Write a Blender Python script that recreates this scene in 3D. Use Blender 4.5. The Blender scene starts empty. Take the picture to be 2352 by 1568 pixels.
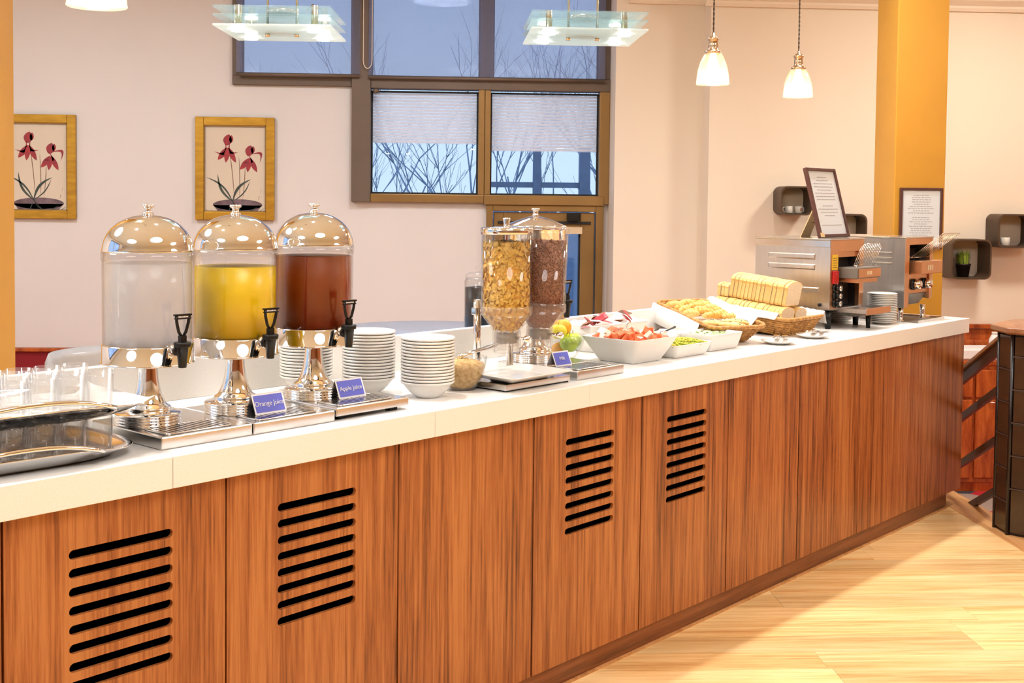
import bpy, bmesh, math, random
from mathutils import Vector, Matrix, Euler

random.seed(11)
SC = bpy.context.scene
COL = SC.collection
PI = math.pi
S2 = math.sqrt(0.5)

# ------------------------------------------------------------------ camera
cam_d = bpy.data.cameras.new('camera')
cam = bpy.data.objects.new('camera', cam_d)
COL.objects.link(cam)
SC.camera = cam
cam_d.sensor_width = 36.0
cam_d.sensor_fit = 'HORIZONTAL'
cam_d.lens = 36.0 * 2780 / 2352
cam_d.shift_y = -(784 - 577.76) / 2352
cam_d.clip_start = 0.05
H_CAM = 1.449
_a = math.radians(86.6076)
_F = Vector((math.cos(_a), math.sin(_a), 0)); _R = Vector((math.sin(_a), -math.cos(_a), 0)); _U = Vector((0, 0, 1))
_p, _r = 0.04387, 0.01128
_F2 = math.cos(_p) * _F - math.sin(_p) * _U; _U2 = math.sin(_p) * _F + math.cos(_p) * _U
_R3 = math.cos(_r) * _R + math.sin(_r) * _U2; _U3 = -math.sin(_r) * _R + math.cos(_r) * _U2
cam.matrix_world = Matrix(((_R3.x, _U3.x, -_F2.x, 0), (_R3.y, _U3.y, -_F2.y, 0), (_R3.z, _U3.z, -_F2.z, H_CAM), (0, 0, 0, 1)))

# ------------------------------------------------------------------ world (dusk sky)
wd = bpy.data.worlds.new('sky'); SC.world = wd; wd.use_nodes = True
nt = wd.node_tree; nt.nodes.clear()
o_ = nt.nodes.new('ShaderNodeOutputWorld'); b_ = nt.nodes.new('ShaderNodeBackground')
tc = nt.nodes.new('ShaderNodeTexCoord'); sx = nt.nodes.new('ShaderNodeSeparateXYZ'); rp = nt.nodes.new('ShaderNodeValToRGB')
nt.links.new(tc.outputs['Generated'], sx.inputs[0]); nt.links.new(sx.outputs[2], rp.inputs[0])
rp.color_ramp.elements[0].position = 0.0; rp.color_ramp.elements[0].color = (0.62, 0.80, 0.98, 1)
rp.color_ramp.elements[1].position = 0.35; rp.color_ramp.elements[1].color = (0.40, 0.58, 0.98, 1)
nt.links.new(rp.outputs[0], b_.inputs[0]); b_.inputs[1].default_value = 1.15
nt.links.new(b_.outputs[0], o_.inputs[0])

SC.view_settings.view_transform = 'Standard'
SC.view_settings.look = 'None'
SC.view_settings.exposure = 0.0
SC.view_settings.gamma = 1.0
SC.view_settings.use_curve_mapping = False
SC.cycles.max_bounces = 7
SC.cycles.diffuse_bounces = 4
SC.cycles.glossy_bounces = 4
SC.cycles.transparent_max_bounces = 20
SC.cycles.sample_clamp_indirect = 5.0
SC.cycles.use_adaptive_sampling = True
SC.cycles.adaptive_threshold = 0.08
SC.cycles.adaptive_min_samples = 16
SC.cycles.caustics_reflective = False
SC.cycles.caustics_refractive = False


def W(u, v, z=0.0):
    return Vector((S2 * (u - v), S2 * (u + v), z))


RZ = PI / 4     # the counter runs at 45 degrees to the back wall


def lamp(name, kind, loc, energy, color, size=0.1, rot=None, spot=None, spread=None):
    d = bpy.data.lights.new(name, kind); d.energy = energy; d.color = color
    if kind == 'AREA':
        d.shape = 'DISK'; d.size = size
        if spread: d.spread = math.radians(spread)
    else:
        d.shadow_soft_size = size
    if spot:
        d.spot_size = math.radians(spot); d.spot_blend = 0.6
    o = bpy.data.objects.new(name, d); COL.objects.link(o); o.location = loc
    if rot: o.rotation_euler = rot
    return o


WARM = (1.0, 0.93, 0.82); WARM2 = (0.97, 0.98, 1.0); NEUT = (0.88, 0.95, 1.0)
CEIL = 3.15
# recessed ceiling downlights over the buffet
for i, uu in enumerate((0.9, 2.1, 3.3, 4.5, 5.6)):
    lamp('downlight', 'AREA', W(uu, 2.67, CEIL - 0.02), 17, WARM2, 0.10, spread=140)
# round ceiling lamps of the dining room on the camera's side
for (x, y, e) in ((-2.2, 0.4, 52), (0.7, 1.1, 56), (3.7, 2.4, 80), (-2.9, 3.4, 52)):
    lamp('ceiling_lamp_light', 'AREA', (x, y, CEIL - 0.03), e, WARM2, 1.35)
# unseen fill lights added over the lower room to brighten the back walls
for (x, y, e) in ((-2.6, 6.2, 52), (0.0, 6.6, 32), (3.6, 6.4, 55)):
    lamp('back_wall_fill', 'AREA', (x, y, CEIL - 0.03), e, WARM if x > 1 else NEUT, 0.5)

# ------------------------------------------------------------------ materials
MATS = {}


def mat(name, col=(0.8, 0.8, 0.8), rough=0.5, metal=0.0, var=0.0, scale=20.0, bump=0.0, bscale=80.0, spec=0.5,
        stretch=(1, 1, 1), emit=None, estr=0.0, coat=0.0, sss=0.0, col2=None, randv=0.0, detail=3.0):
    m = bpy.data.materials.new(name); m.use_nodes = True
    n = m.node_tree.nodes; l = m.node_tree.links
    p = n['Principled BSDF']
    p.inputs['Base Color'].default_value = (*col, 1); p.inputs['Roughness'].default_value = rough
    p.inputs['Metallic'].default_value = metal
    p.inputs['Specular IOR Level'].default_value = spec
    if coat: p.inputs['Coat Weight'].default_value = coat
    if sss:
        p.inputs['Subsurface Weight'].default_value = sss; p.inputs['Subsurface Radius'].default_value = (0.02, 0.01, 0.005)
        p.inputs['Subsurface Scale'].default_value = 0.5
    if emit:
        p.inputs['Emission Color'].default_value = (*emit, 1); p.inputs['Emission Strength'].default_value = estr
    if var or bump or col2:
        tcn = n.new('ShaderNodeTexCoord'); mp = n.new('ShaderNodeMapping'); l.new(tcn.outputs['Object'], mp.inputs[0])
        mp.inputs['Scale'].default_value = stretch
        nz = n.new('ShaderNodeTexNoise'); nz.inputs['Scale'].default_value = scale; nz.inputs['Detail'].default_value = detail
        l.new(mp.outputs[0], nz.inputs['Vector'])
        c2 = col2 or tuple(max(0, c * (1 - var)) for c in col)
        cr = n.new('ShaderNodeValToRGB')
        cr.color_ramp.elements[0].position = 0.3; cr.color_ramp.elements[0].color = (*c2, 1)
        cr.color_ramp.elements[1].position = 0.7; cr.color_ramp.elements[1].color = (*col, 1)
        l.new(nz.outputs[0], cr.inputs[0])
        out = cr.outputs[0]
        if randv:
            oi = n.new('ShaderNodeObjectInfo'); mr = n.new('ShaderNodeMapRange')
            mr.inputs[3].default_value = 1 - randv; mr.inputs[4].default_value = 1 + randv * 0.6
            l.new(oi.outputs['Random'], mr.inputs[0])
            hs = n.new('ShaderNodeHueSaturation'); l.new(mr.outputs[0], hs.inputs['Value']); l.new(out, hs.inputs['Color']); out = hs.outputs[0]
        l.new(out, p.inputs['Base Color'])
        if bump:
            nb = n.new('ShaderNodeTexNoise'); nb.inputs['Scale'].default_value = bscale; nb.inputs['Detail'].default_value = 3
            l.new(mp.outputs[0], nb.inputs['Vector'])
            bp = n.new('ShaderNodeBump'); bp.inputs['Strength'].default_value = bump; bp.inputs['Distance'].default_value = 0.01
            l.new(nb.outputs[0], bp.inputs['Height']); l.new(bp.outputs[0], p.inputs['Normal'])
    MATS[name] = m
    return m


def glass(name, tint=(0.97, 0.98, 0.98), rough=0.0, ior=1.45, milky=0.0, milk=(0.9, 0.9, 0.9)):
    m = bpy.data.materials.new(name); m.use_nodes = True
    n = m.node_tree.nodes; l = m.node_tree.links; n.clear()
    o = n.new('ShaderNodeOutputMaterial'); t = n.new('ShaderNodeBsdfTransparent'); t.inputs[0].default_value = (*tint, 1)
    g = n.new('ShaderNodeBsdfGlossy'); g.inputs['Roughness'].default_value = rough
    lw = n.new('ShaderNodeLayerWeight'); lw.inputs[0].default_value = 0.5
    pw = n.new('ShaderNodeMath'); pw.operation = 'POWER'; pw.inputs[1].default_value = 3.0; l.new(lw.outputs['Facing'], pw.inputs[0])
    f = n.new('ShaderNodeMath'); f.operation = 'MULTIPLY_ADD'; f.inputs[1].default_value = 0.55 * (ior - 1) / 0.45; f.inputs[2].default_value = ((ior - 1) / (ior + 1)) ** 2; l.new(pw.outputs[0], f.inputs[0])
    x = n.new('ShaderNodeMixShader'); l.new(f.outputs[0], x.inputs[0]); l.new(t.outputs[0], x.inputs[1]); l.new(g.outputs[0], x.inputs[2])
    out = x
    if milky:
        d = n.new('ShaderNodeBsdfDiffuse'); d.inputs[0].default_value = (*milk, 1)
        tr = n.new('ShaderNodeBsdfTranslucent'); tr.inputs[0].default_value = (*milk, 1)
        dm = n.new('ShaderNodeMixShader'); dm.inputs[0].default_value = 0.5; l.new(d.outputs[0], dm.inputs[1]); l.new(tr.outputs[0], dm.inputs[2])
        y = n.new('ShaderNodeMixShader'); y.inputs[0].default_value = milky; l.new(x.outputs[0], y.inputs[1]); l.new(dm.outputs[0], y.inputs[2]); out = y
    l.new(out.outputs[0], o.inputs[0])
    MATS[name] = m
    return m


def wood(name, dark, mid, light, axis='Z', fine=60.0, rough=0.35, coarse=5.0, randv=0.0, stretch=0.045, offs=0.0):
    """straight-grained wood: noise drawn out along one axis"""
    m = bpy.data.materials.new(name); m.use_nodes = True
    n = m.node_tree.nodes; l = m.node_tree.links; p = n['Principled BSDF']
    p.inputs['Roughness'].default_value = rough
    tcn = n.new('ShaderNodeTexCoord'); mp = n.new('ShaderNodeMapping'); l.new(tcn.outputs['Object'], mp.inputs[0])
    s = [1.0, 1.0, 1.0]; s['XYZ'.index(axis)] = stretch; mp.inputs['Scale'].default_value = s
    oi = n.new('ShaderNodeObjectInfo')
    ad = n.new('ShaderNodeVectorMath'); ad.operation = 'MULTIPLY_ADD'; ad.inputs[1].default_value = (7.3, 5.1, 3.7)
    l.new(oi.outputs['Random'], ad.inputs[0]); l.new(mp.outputs[0], ad.inputs[2])
    a = n.new('ShaderNodeTexNoise'); a.inputs['Scale'].default_value = fine; a.inputs['Detail'].default_value = 4; a.inputs['Roughness'].default_value = 0.7
    b = n.new('ShaderNodeTexNoise'); b.inputs['Scale'].default_value = coarse; b.inputs['Detail'].default_value = 5; b.inputs['Distortion'].default_value = 1.2
    l.new(ad.outputs[0], a.inputs['Vector']); l.new(ad.outputs[0], b.inputs['Vector'])
    mx = n.new('ShaderNodeMix'); mx.data_type = 'FLOAT'; mx.inputs[0].default_value = 0.42
    l.new(a.outputs[0], mx.inputs[2]); l.new(b.outputs[0], mx.inputs[3])
    cr = n.new('ShaderNodeValToRGB'); e = cr.color_ramp.elements
    e[0].position = 0.36; e[0].color = (*dark, 1); e[1].position = 0.60; e[1].color = (*light, 1)
    k = e.new(0.48); k.color = (*mid, 1)
    l.new(mx.outputs[0], cr.inputs[0]); out = cr.outputs[0]
    if randv:
        mr = n.new('ShaderNodeMapRange'); mr.inputs[3].default_value = 1 - randv; mr.inputs[4].default_value = 1 + randv
        l.new(oi.outputs['Random'], mr.inputs[0])
        hs = n.new('ShaderNodeHueSaturation'); l.new(mr.outputs[0], hs.inputs['Value']); l.new(out, hs.inputs['Color']); out = hs.outputs[0]
    l.new(out, p.inputs['Base Color'])
    MATS[name] = m
    return m


mat('wall', (0.78, 0.735, 0.725), 0.75, var=0.04, scale=1.2, bump=0.03, bscale=14)
mat('wall_warm', (0.87, 0.76, 0.63), 0.75, var=0.03, scale=1.2, bump=0.03, bscale=14)
mat('cream_trim', (0.88, 0.76, 0.62), 0.6, var=0.03, scale=5)
mat('ceiling', (0.86, 0.86, 0.86), 0.8, var=0.03, scale=2)
mat('gold_paint', (0.64, 0.32, 0.035), 0.42, var=0.10, scale=3, metal=0.15)
mat('red_dado', (0.30, 0.004, 0.012), 0.7, var=0.2, scale=6)
mat('bronze', (0.34, 0.20, 0.07), 0.38, metal=0.55, var=0.2, scale=3)  # golden light on the lower frames is put into this colour
mat('bronze_shaded', (0.17, 0.125, 0.095), 0.5, metal=0.3, var=0.12, scale=4)  # same metal as bronze; duller light on the high frames put into the colour
mat('black_gasket', (0.012, 0.012, 0.014), 0.6, var=0.1)
mat('quartz', (0.93, 0.91, 0.88), 0.32, col2=(0.88, 0.84, 0.79), scale=260, detail=6)
mat('chrome', (0.86, 0.85, 0.84), 0.04, metal=1.0, var=0.03, scale=6)
mat('steel', (0.70, 0.69, 0.68), 0.30, metal=1.0, var=0.10, scale=8, stretch=(1, 6, 1))
mat('steel_bright', (0.80, 0.79, 0.77), 0.20, metal=1.0, var=0.08, scale=14)
mat('steel_warm_reflect', (0.78, 0.42, 0.22), 0.30, metal=0.85, var=0.12, scale=6)  # plain steel with the room's orange reflections put into its colour
mat('dark_inside', (0.012, 0.006, 0.004), 0.7, var=0.2)  # near-black: the shade of hollow insides is put into the colour
mat('black_plastic', (0.010, 0.009, 0.008), 0.35, var=0.15, spec=0.3)
mat('white_ceramic', (0.90, 0.87, 0.82), 0.16, coat=0.4, var=0.02, scale=6)
mat('white_plate', (0.92, 0.89, 0.84), 0.2, coat=0.3, var=0.02, scale=6)
mat('linen', (0.93, 0.90, 0.86), 0.85, var=0.06, scale=40, bump=0.15, bscale=160)
mat('paper', (0.97, 0.95, 0.92), 0.8, var=0.02, scale=8)
mat('print_grey', (0.45, 0.40, 0.40), 0.8, var=0.05)
mat('card_blue', (0.14, 0.16, 0.70), 0.5, var=0.10, scale=30)
mat('card_white', (0.92, 0.91, 0.92), 0.6, var=0.02)
mat('orange_juice', (0.99, 0.70, 0.010), 0.3, sss=0.3, col2=(0.98, 0.64, 0.006), scale=6)
mat('apple_juice', (0.30, 0.036, 0.0005), 0.4, col2=(0.15, 0.013, 0.0003), scale=9, stretch=(1, 1, 0.15), spec=0.2)
mat('cornflake', (1.0, 0.62, 0.12), 0.6, var=0.25, scale=30, randv=0.1)
mat('cornflake_core', (0.85, 0.42, 0.06), 0.8, var=0.4, scale=120)
mat('cocoa_puff', (0.44, 0.19, 0.11), 0.7, col2=(0.14, 0.045, 0.025), scale=220)
mat('coffee_bean', (0.035, 0.022, 0.02), 0.4, col2=(0.008, 0.006, 0.006), scale=60)
mat('muesli', (0.88, 0.60, 0.26), 0.8, col2=(0.55, 0.28, 0.08), scale=90, bump=0.5, bscale=180)
mat('oat', (0.92, 0.68, 0.34), 0.8, var=0.3, scale=60)
mat('wicker', (0.66, 0.34, 0.09), 0.55, col2=(0.30, 0.12, 0.02), scale=70)
mat('bread_crust', (0.93, 0.64, 0.26), 0.7, col2=(0.83, 0.49, 0.14), scale=30, bump=0.15, randv=0.10)
mat('bread_crumb', (0.96, 0.84, 0.62), 0.85, var=0.12, scale=110, bump=0.35, bscale=180)
mat('pastry', (0.90, 0.56, 0.16), 0.6, col2=(0.70, 0.34, 0.06), scale=26, bump=0.2, bscale=60)
mat('pastry_light', (0.93, 0.68, 0.28), 0.65, col2=(0.80, 0.47, 0.12), scale=30, bump=0.25, bscale=70)
mat('seed', (0.02, 0.015, 0.012), 0.6, var=0.2)
mat('tomato', (0.78, 0.10, 0.03), 0.3, col2=(0.90, 0.36, 0.16), scale=50)
mat('feta', (0.93, 0.86, 0.72), 0.6, var=0.1, scale=50)
mat('lettuce', (0.62, 0.62, 0.05), 0.5, col2=(0.30, 0.42, 0.03), scale=40)
mat('sweetcorn', (0.92, 0.60, 0.03), 0.4, var=0.2, scale=60)
mat('cucumber', (0.78, 0.86, 0.55), 0.5, col2=(0.40, 0.56, 0.20), scale=50)
mat('apple_green', (0.42, 0.62, 0.03), 0.25, col2=(0.62, 0.72, 0.06), scale=20, coat=0.4)
mat('lemon', (0.92, 0.78, 0.05), 0.4, var=0.1, scale=40, bump=0.1, bscale=120)
mat('orange_fruit', (0.92, 0.40, 0.02), 0.4, var=0.12, scale=40, bump=0.2, bscale=160)
mat('sachet_red', (0.45, 0.03, 0.045), 0.35, var=0.3, scale=40)
mat('sachet_brown', (0.38, 0.13, 0.05), 0.35, var=0.3, scale=40)
mat('sachet_white', (0.85, 0.80, 0.76), 0.4, var=0.1, scale=40)
mat('gold_frame', (0.62, 0.35, 0.04), 0.38, metal=0.6, col2=(0.45, 0.24, 0.025), scale=9, stretch=(1, 1, 4))
mat('frame_dark', (0.10, 0.035, 0.025), 0.4, var=0.2, scale=20)
mat('easel_card', (0.75, 0.52, 0.26), 0.7, var=0.08)
mat('print_paper', (0.72, 0.62, 0.50), 0.8, var=0.04, scale=4)
mat('petal', (0.42, 0.045, 0.05), 0.8, col2=(0.24, 0.04, 0.06), scale=30)
mat('stem_print', (0.28, 0.16, 0.11), 0.8, var=0.2)
mat('leaf_print', (0.075, 0.10, 0.085), 0.8, var=0.4, scale=20)
mat('pot_print', (0.12, 0.075, 0.085), 0.8, col2=(0.24, 0.17, 0.20), scale=14)
mat('shelf_brown', (0.085, 0.048, 0.024), 0.5, var=0.2, scale=10)
mat('mug_white', (0.86, 0.80, 0.72), 0.3, var=0.03)
mat('mug_motif', (0.45, 0.12, 0.04), 0.5, var=0.1)
mat('grass_blade', (0.16, 0.30, 0.025), 0.6, col2=(0.36, 0.48, 0.06), scale=60)
mat('pot_black', (0.010, 0.006, 0.006), 0.5, var=0.2)
mat('cord_dark', (0.09, 0.055, 0.03), 0.8, var=0.4, scale=300)
mat('lamp_metal', (0.66, 0.50, 0.34), 0.2, metal=1.0, var=0.06)
mat('bulb', (1, 0.9, 0.7), 0.4, emit=(1.0, 0.78, 0.45), estr=22.0, var=0.01)
mat('halogen', (1, 1, 1), 0.4, emit=(1.0, 0.97, 0.88), estr=55.0, var=0.01)
mat('red_switch', (0.55, 0.015, 0.015), 0.35, var=0.1)
mat('yellow_label', (0.85, 0.55, 0.03), 0.5, var=0.1, scale=60)
mat('grey_panel', (0.22, 0.20, 0.17), 0.4, metal=0.4, var=0.1)
mat('rail_brown', (0.075, 0.040, 0.026), 0.4, var=0.2, scale=12)
mat('tile_brown', (0.060, 0.030, 0.014), 0.16, col2=(0.030, 0.016, 0.010), scale=6, coat=0.3)
mat('tile_frame', (0.014, 0.008, 0.007), 0.3, var=0.2)
mat('blue_grey_top', (0.28, 0.36, 0.50), 0.22, var=0.08, scale=4)
mat('grey_top', (0.42, 0.40, 0.40), 0.3, var=0.08)
mat('bark_hazed', (0.34, 0.44, 0.56), 0.9, var=0.3, scale=20)  # pale blue tint stands in for distance haze
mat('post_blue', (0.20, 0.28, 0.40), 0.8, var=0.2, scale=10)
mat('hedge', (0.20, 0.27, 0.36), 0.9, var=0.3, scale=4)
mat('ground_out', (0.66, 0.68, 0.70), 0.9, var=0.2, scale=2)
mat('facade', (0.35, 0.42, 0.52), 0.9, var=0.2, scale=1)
mat('sign_cream', (0.80, 0.62, 0.40), 0.6, var=0.03)
mat('mat_grey', (0.20, 0.18, 0.16), 0.4, var=0.15)
mat('lampcase', (0.8, 0.78, 0.74), 0.5, emit=(1.0, 0.88, 0.72), estr=2.5, var=0.01)
wood('walnut', (0.095, 0.025, 0.007), (0.345, 0.102, 0.026), (0.50, 0.190, 0.056), 'Z', 105, 0.33, 13, stretch=0.03)
wood('walnut_h', (0.12, 0.035, 0.011), (0.22, 0.065, 0.019), (0.30, 0.10, 0.032), 'X', 60, 0.35, 8)
wood('floor_wood', (0.64, 0.33, 0.11), (0.82, 0.53, 0.22), (0.91, 0.67, 0.34), 'X', 50, 0.30, 8, randv=0.16, stretch=0.05)
wood('nosing_wood', (0.45, 0.19, 0.06), (0.60, 0.29, 0.10), (0.70, 0.37, 0.15), 'Y', 50, 0.35, 6)
wood('cherry', (0.20, 0.028, 0.006), (0.40, 0.075, 0.014), (0.58, 0.14, 0.026), 'Z', 20, 0.25, 4, stretch=0.2)
wood('cap_wood', (0.22, 0.085, 0.035), (0.32, 0.14, 0.065), (0.40, 0.19, 0.09), 'Y', 60, 0.35, 6)
glass('glass')
glass('glass_green', (0.86, 0.95, 0.96), 0.05, 1.5, milky=0.10, milk=(0.70, 0.84, 0.87))
glass('glass_frost', (0.95, 0.97, 0.97), 0.1, 1.5, milky=0.50, milk=(0.80, 0.85, 0.86))
glass('acrylic', (0.97, 0.97, 0.97), 0.02, 1.40)
glass('acrylic_hazy', (0.98, 0.97, 0.96), 0.05, 1.40, milky=0.09, milk=(1.0, 0.97, 0.94))
glass('water', (0.97, 0.98, 0.99), 0.05, 1.33, milky=0.34, milk=(0.98, 0.97, 0.99))
glass('lamp_glass', (0.99, 0.97, 0.92), 0.05, 1.45, milky=0.06, milk=(1.0, 0.95, 0.82))
glass('pane', (0.96, 0.98, 1.0), 0.0, 1.3)
glass('blind_fabric', (0.93, 0.94, 0.98), 0.6, 1.02, milky=0.34, milk=(0.42, 0.43, 0.56))
glass('tumbler', (1.0, 1.0, 1.0), 0.02, 1.5, milky=0.045, milk=(1, 1, 1))

# frosted film with clear horizontal lines
m = bpy.data.materials.new('film'); m.use_nodes = True; n = m.node_tree.nodes; l = m.node_tree.links; n.clear()
o_ = n.new('ShaderNodeOutputMaterial'); t_ = n.new('ShaderNodeBsdfTransparent'); tr_ = n.new('ShaderNodeBsdfTranslucent'); d_ = n.new('ShaderNodeBsdfDiffuse')
tr_.inputs[0].default_value = (0.97, 0.98, 1, 1); d_.inputs[0].default_value = (0.95, 0.95, 0.97, 1)
td = n.new('ShaderNodeMixShader'); td.inputs[0].default_value = 0.5; l.new(tr_.outputs[0], td.inputs[1]); l.new(d_.outputs[0], td.inputs[2])
tcn = n.new('ShaderNodeTexCoord'); sp = n.new('ShaderNodeSeparateXYZ'); l.new(tcn.outputs['Object'], sp.inputs[0])
mm = n.new('ShaderNodeMath'); mm.operation = 'MULTIPLY'; mm.inputs[1].default_value = 46.0; l.new(sp.outputs[2], mm.inputs[0])
fr = n.new('ShaderNodeMath'); fr.operation = 'FRACT'; l.new(mm.outputs[0], fr.inputs[0])
gt = n.new('ShaderNodeMath'); gt.operation = 'GREATER_THAN'; gt.inputs[1].default_value = 0.30; l.new(fr.outputs[0], gt.inputs[0])
mu = n.new('ShaderNodeMath'); mu.operation = 'MULTIPLY_ADD'; mu.inputs[1].default_value = 0.60; mu.inputs[2].default_value = 0.32; l.new(gt.outputs[0], mu.inputs[0])
mx = n.new('ShaderNodeMixShader'); l.new(mu.outputs[0], mx.inputs[0]); l.new(t_.outputs[0], mx.inputs[1]); l.new(td.outputs[0], mx.inputs[2])
l.new(mx.outputs[0], o_.inputs[0]); MATS['film'] = m

# carpet with large coloured shapes
m = mat('carpet', (0.5, 0.02, 0.03), 0.95, var=0.1)
n = m.node_tree.nodes; l = m.node_tree.links; p = n['Principled BSDF']
tcn = n.new('ShaderNodeTexCoord'); vo = n.new('ShaderNodeTexVoronoi'); vo.inputs['Scale'].default_value = 2.6; l.new(tcn.outputs['Object'], vo.inputs['Vector'])
sp = n.new('ShaderNodeSeparateColor'); l.new(vo.outputs['Color'], sp.inputs[0])
cr = n.new('ShaderNodeValToRGB'); cr.color_ramp.interpolation = 'CONSTANT'; e = cr.color_ramp.elements
e[0].position = 0; e[0].color = (0.50, 0.012, 0.02, 1); e[1].position = 0.4; e[1].color = (0.62, 0.22, 0.01, 1)
k = e.new(0.62); k.color = (0.36, 0.28, 0.24, 1); k = e.new(0.8); k.color = (0.045, 0.04, 0.05, 1)
l.new(sp.outputs[0], cr.inputs[0]); l.new(cr.outputs[0], p.inputs['Base Color'])


# ------------------------------------------------------------------ mesh helpers
class MB:
    def __init__(s):
        s.v = []; s.f = []; s.sm = []; s.T = None

    def add(s, vs, fs, smooth=False):
        b = len(s.v)
        s.v += [tuple(s.T @ Vector(v)) if s.T else tuple(v) for v in vs]
        s.f += [tuple(b + i for i in f) for f in fs]; s.sm += [smooth] * len(fs)
        return s

    def box(s, x0, x1, y0, y1, z0, z1):
        return s.add([(x0, y0, z0), (x1, y0, z0), (x1, y1, z0), (x0, y1, z0), (x0, y0, z1), (x1, y0, z1), (x1, y1, z1), (x0, y1, z1)],
                     [(0, 3, 2, 1), (4, 5, 6, 7), (0, 1, 5, 4), (1, 2, 6, 5), (2, 3, 7, 6), (3, 0, 4, 7)])

    def rings(s, rs, smooth=True, cap0=True, cap1=True, closed=False):
        n = len(rs[0]); vs = [p for r in rs for p in r]; fs = []
        m = len(rs)
        for i in range(m if closed else m - 1):
            a = i * n; b = ((i + 1) % m) * n
            for k in range(n):
                k2 = (k + 1) % n
                fs.append((a + k, a + k2, b + k2, b + k))
        if not closed:
            if cap0: fs.append(tuple(reversed(range(n))))
            if cap1: fs.append(tuple(range((m - 1) * n, m * n)))
        return s.add(vs, fs, smooth)

    def lathe(s, prof, n=32, c=(0, 0, 0), smooth=True, cap=True):
        rs = []
        for r, z in prof:
            r = max(r, 1e-5)
            rs.append([(c[0] + r * math.cos(2 * PI * k / n), c[1] + r * math.sin(2 * PI * k / n), c[2] + z) for k in range(n)])
        return s.rings(rs, smooth, cap, cap)

    def tube(s, pts, r, n=6, closed=False, smooth=True):
        pts = [Vector(p) for p in pts]; m = len(pts); rs = []
        up = None
        for i, p in enumerate(pts):
            a = pts[(i - 1) % m] if (closed or i > 0) else p
            b = pts[(i + 1) % m] if (closed or i < m - 1) else p
            t = (b - a).normalized() if (b - a).length > 1e-9 else Vector((0, 0, 1))
            if up is None:
                up = Vector((0, 0, 1)) if abs(t.z) < 0.9 else Vector((1, 0, 0))
            x = t.cross(up)
            if x.length < 1e-6: x = t.cross(Vector((0, 1, 0)))
            x.normalize(); y = x.cross(t).normalized(); up = y
            rr = r[i] if isinstance(r, (list, tuple)) else r
            rs.append([tuple(p + rr * (math.cos(2 * PI * k / n) * x + math.sin(2 * PI * k / n) * y)) for k in range(n)])
        return s.rings(rs, smooth, True, True, closed)

    def prism(s, poly, z0, z1, smooth=False):
        return s.rings([[(x, y, z0) for x, y in poly], [(x, y, z1) for x, y in poly]], smooth)

    def ball(s, c, r, sc=(1, 1, 1), n=12, m=8, rot=None):
        rs = []
        for i in range(m + 1):
            t = PI * i / m; rr = max(math.sin(t), 1e-4)
            ring = []
            for k in range(n):
                q = Vector((r * sc[0] * rr * math.cos(2 * PI * k / n), r * sc[1] * rr * math.sin(2 * PI * k / n), -r * sc[2] * math.cos(t)))
                if rot: q = rot @ q
                ring.append((c[0] + q.x, c[1] + q.y, c[2] + q.z))
            rs.append(ring)
        return s.rings(rs, True, False, False)

    def mesh(s, name):
        me = bpy.data.meshes.new(name); me.from_pydata(s.v, [], s.f)
        me.polygons.foreach_set('use_smooth', s.sm); me.update()
        return me

    def build(s, name, material, parent=None, loc=None, rz=0.0, bevel=0.0):
        me = s.mesh(name)
        me.materials.append(MATS[material])
        return link(name, me, parent, loc, rz, bevel)


def link(name, me, parent=None, loc=None, rz=0.0, bevel=0.0, rot=None):
    o = bpy.data.objects.new(name, me); COL.objects.link(o)
    if parent: o.parent = parent
    if loc is not None: o.location = loc
    if rz: o.rotation_euler = (0, 0, rz)
    if rot is not None: o.rotation_euler = rot
    if bevel:
        b = o.modifiers.new('edge', 'BEVEL'); b.width = bevel; b.segments = 2; b.limit_method = 'ANGLE'; b.angle_limit = math.radians(50)
    return o


def tag(o, label=None, cat=None, group=None, kind=None):
    if label: o['label'] = label
    if cat: o['category'] = cat
    if group: o['group'] = group
    if kind: o['kind'] = kind
    return o


def thing(name, label, cat, loc=(0, 0, 0), rz=0.0, group=None, rot=None):
    o = bpy.data.objects.new(name, None); COL.objects.link(o); o.empty_display_size = 0.05
    o.location = loc; o.rotation_euler = rot if rot is not None else (0, 0, rz)
    return tag(o, label, cat, group)


def struct(name, label=None):
    o = bpy.data.objects.new(name, None); COL.objects.link(o); o['kind'] = 'structure'
    if label: o['label'] = label
    return o


def copy_tree(o, parent=None, label=None):
    c = o.copy(); COL.objects.link(c)
    if parent: c.parent = parent
    if label: c['label'] = label
    for ch in list(o.children):
        copy_tree(ch, c)
    return c


def rrect(w, h, r, n=5):
    r = min(r, w / 2 - 1e-4, h / 2 - 1e-4); out = []
    for cx, cy, a0 in ((w / 2 - r, h / 2 - r, 0), (-w / 2 + r, h / 2 - r, 90), (-w / 2 + r, -h / 2 + r, 180), (w / 2 - r, -h / 2 + r, 270)):
        for k in range(n + 1):
            a = math.radians(a0 + 90 * k / n); out.append((cx + r * math.cos(a), cy + r * math.sin(a)))
    return out


def ring3(poly, z, fz=None):
    return [(x, y, z + (fz(x, y) if fz else 0)) for x, y in poly]


def text_mesh(body, size, extrude=0.0004, align='CENTER'):
    c = bpy.data.curves.new('lettering', 'FONT'); c.body = body; c.size = size; c.extrude = extrude
    c.align_x = align; c.align_y = 'CENTER'; c.resolution_u = 3
    o = bpy.data.objects.new('lettering', c); COL.objects.link(o)
    me = bpy.data.meshes.new_from_object(o)
    bpy.data.objects.remove(o)
    return me


ORD = ['first', 'second', 'third', 'fourth', 'fifth', 'sixth', 'seventh', 'eighth', 'ninth', 'tenth', 'eleventh', 'twelfth', 'thirteenth',
       'fourteenth', 'fifteenth', 'sixteenth', 'seventeenth', 'eighteenth', 'nineteenth', 'twentieth']

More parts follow.
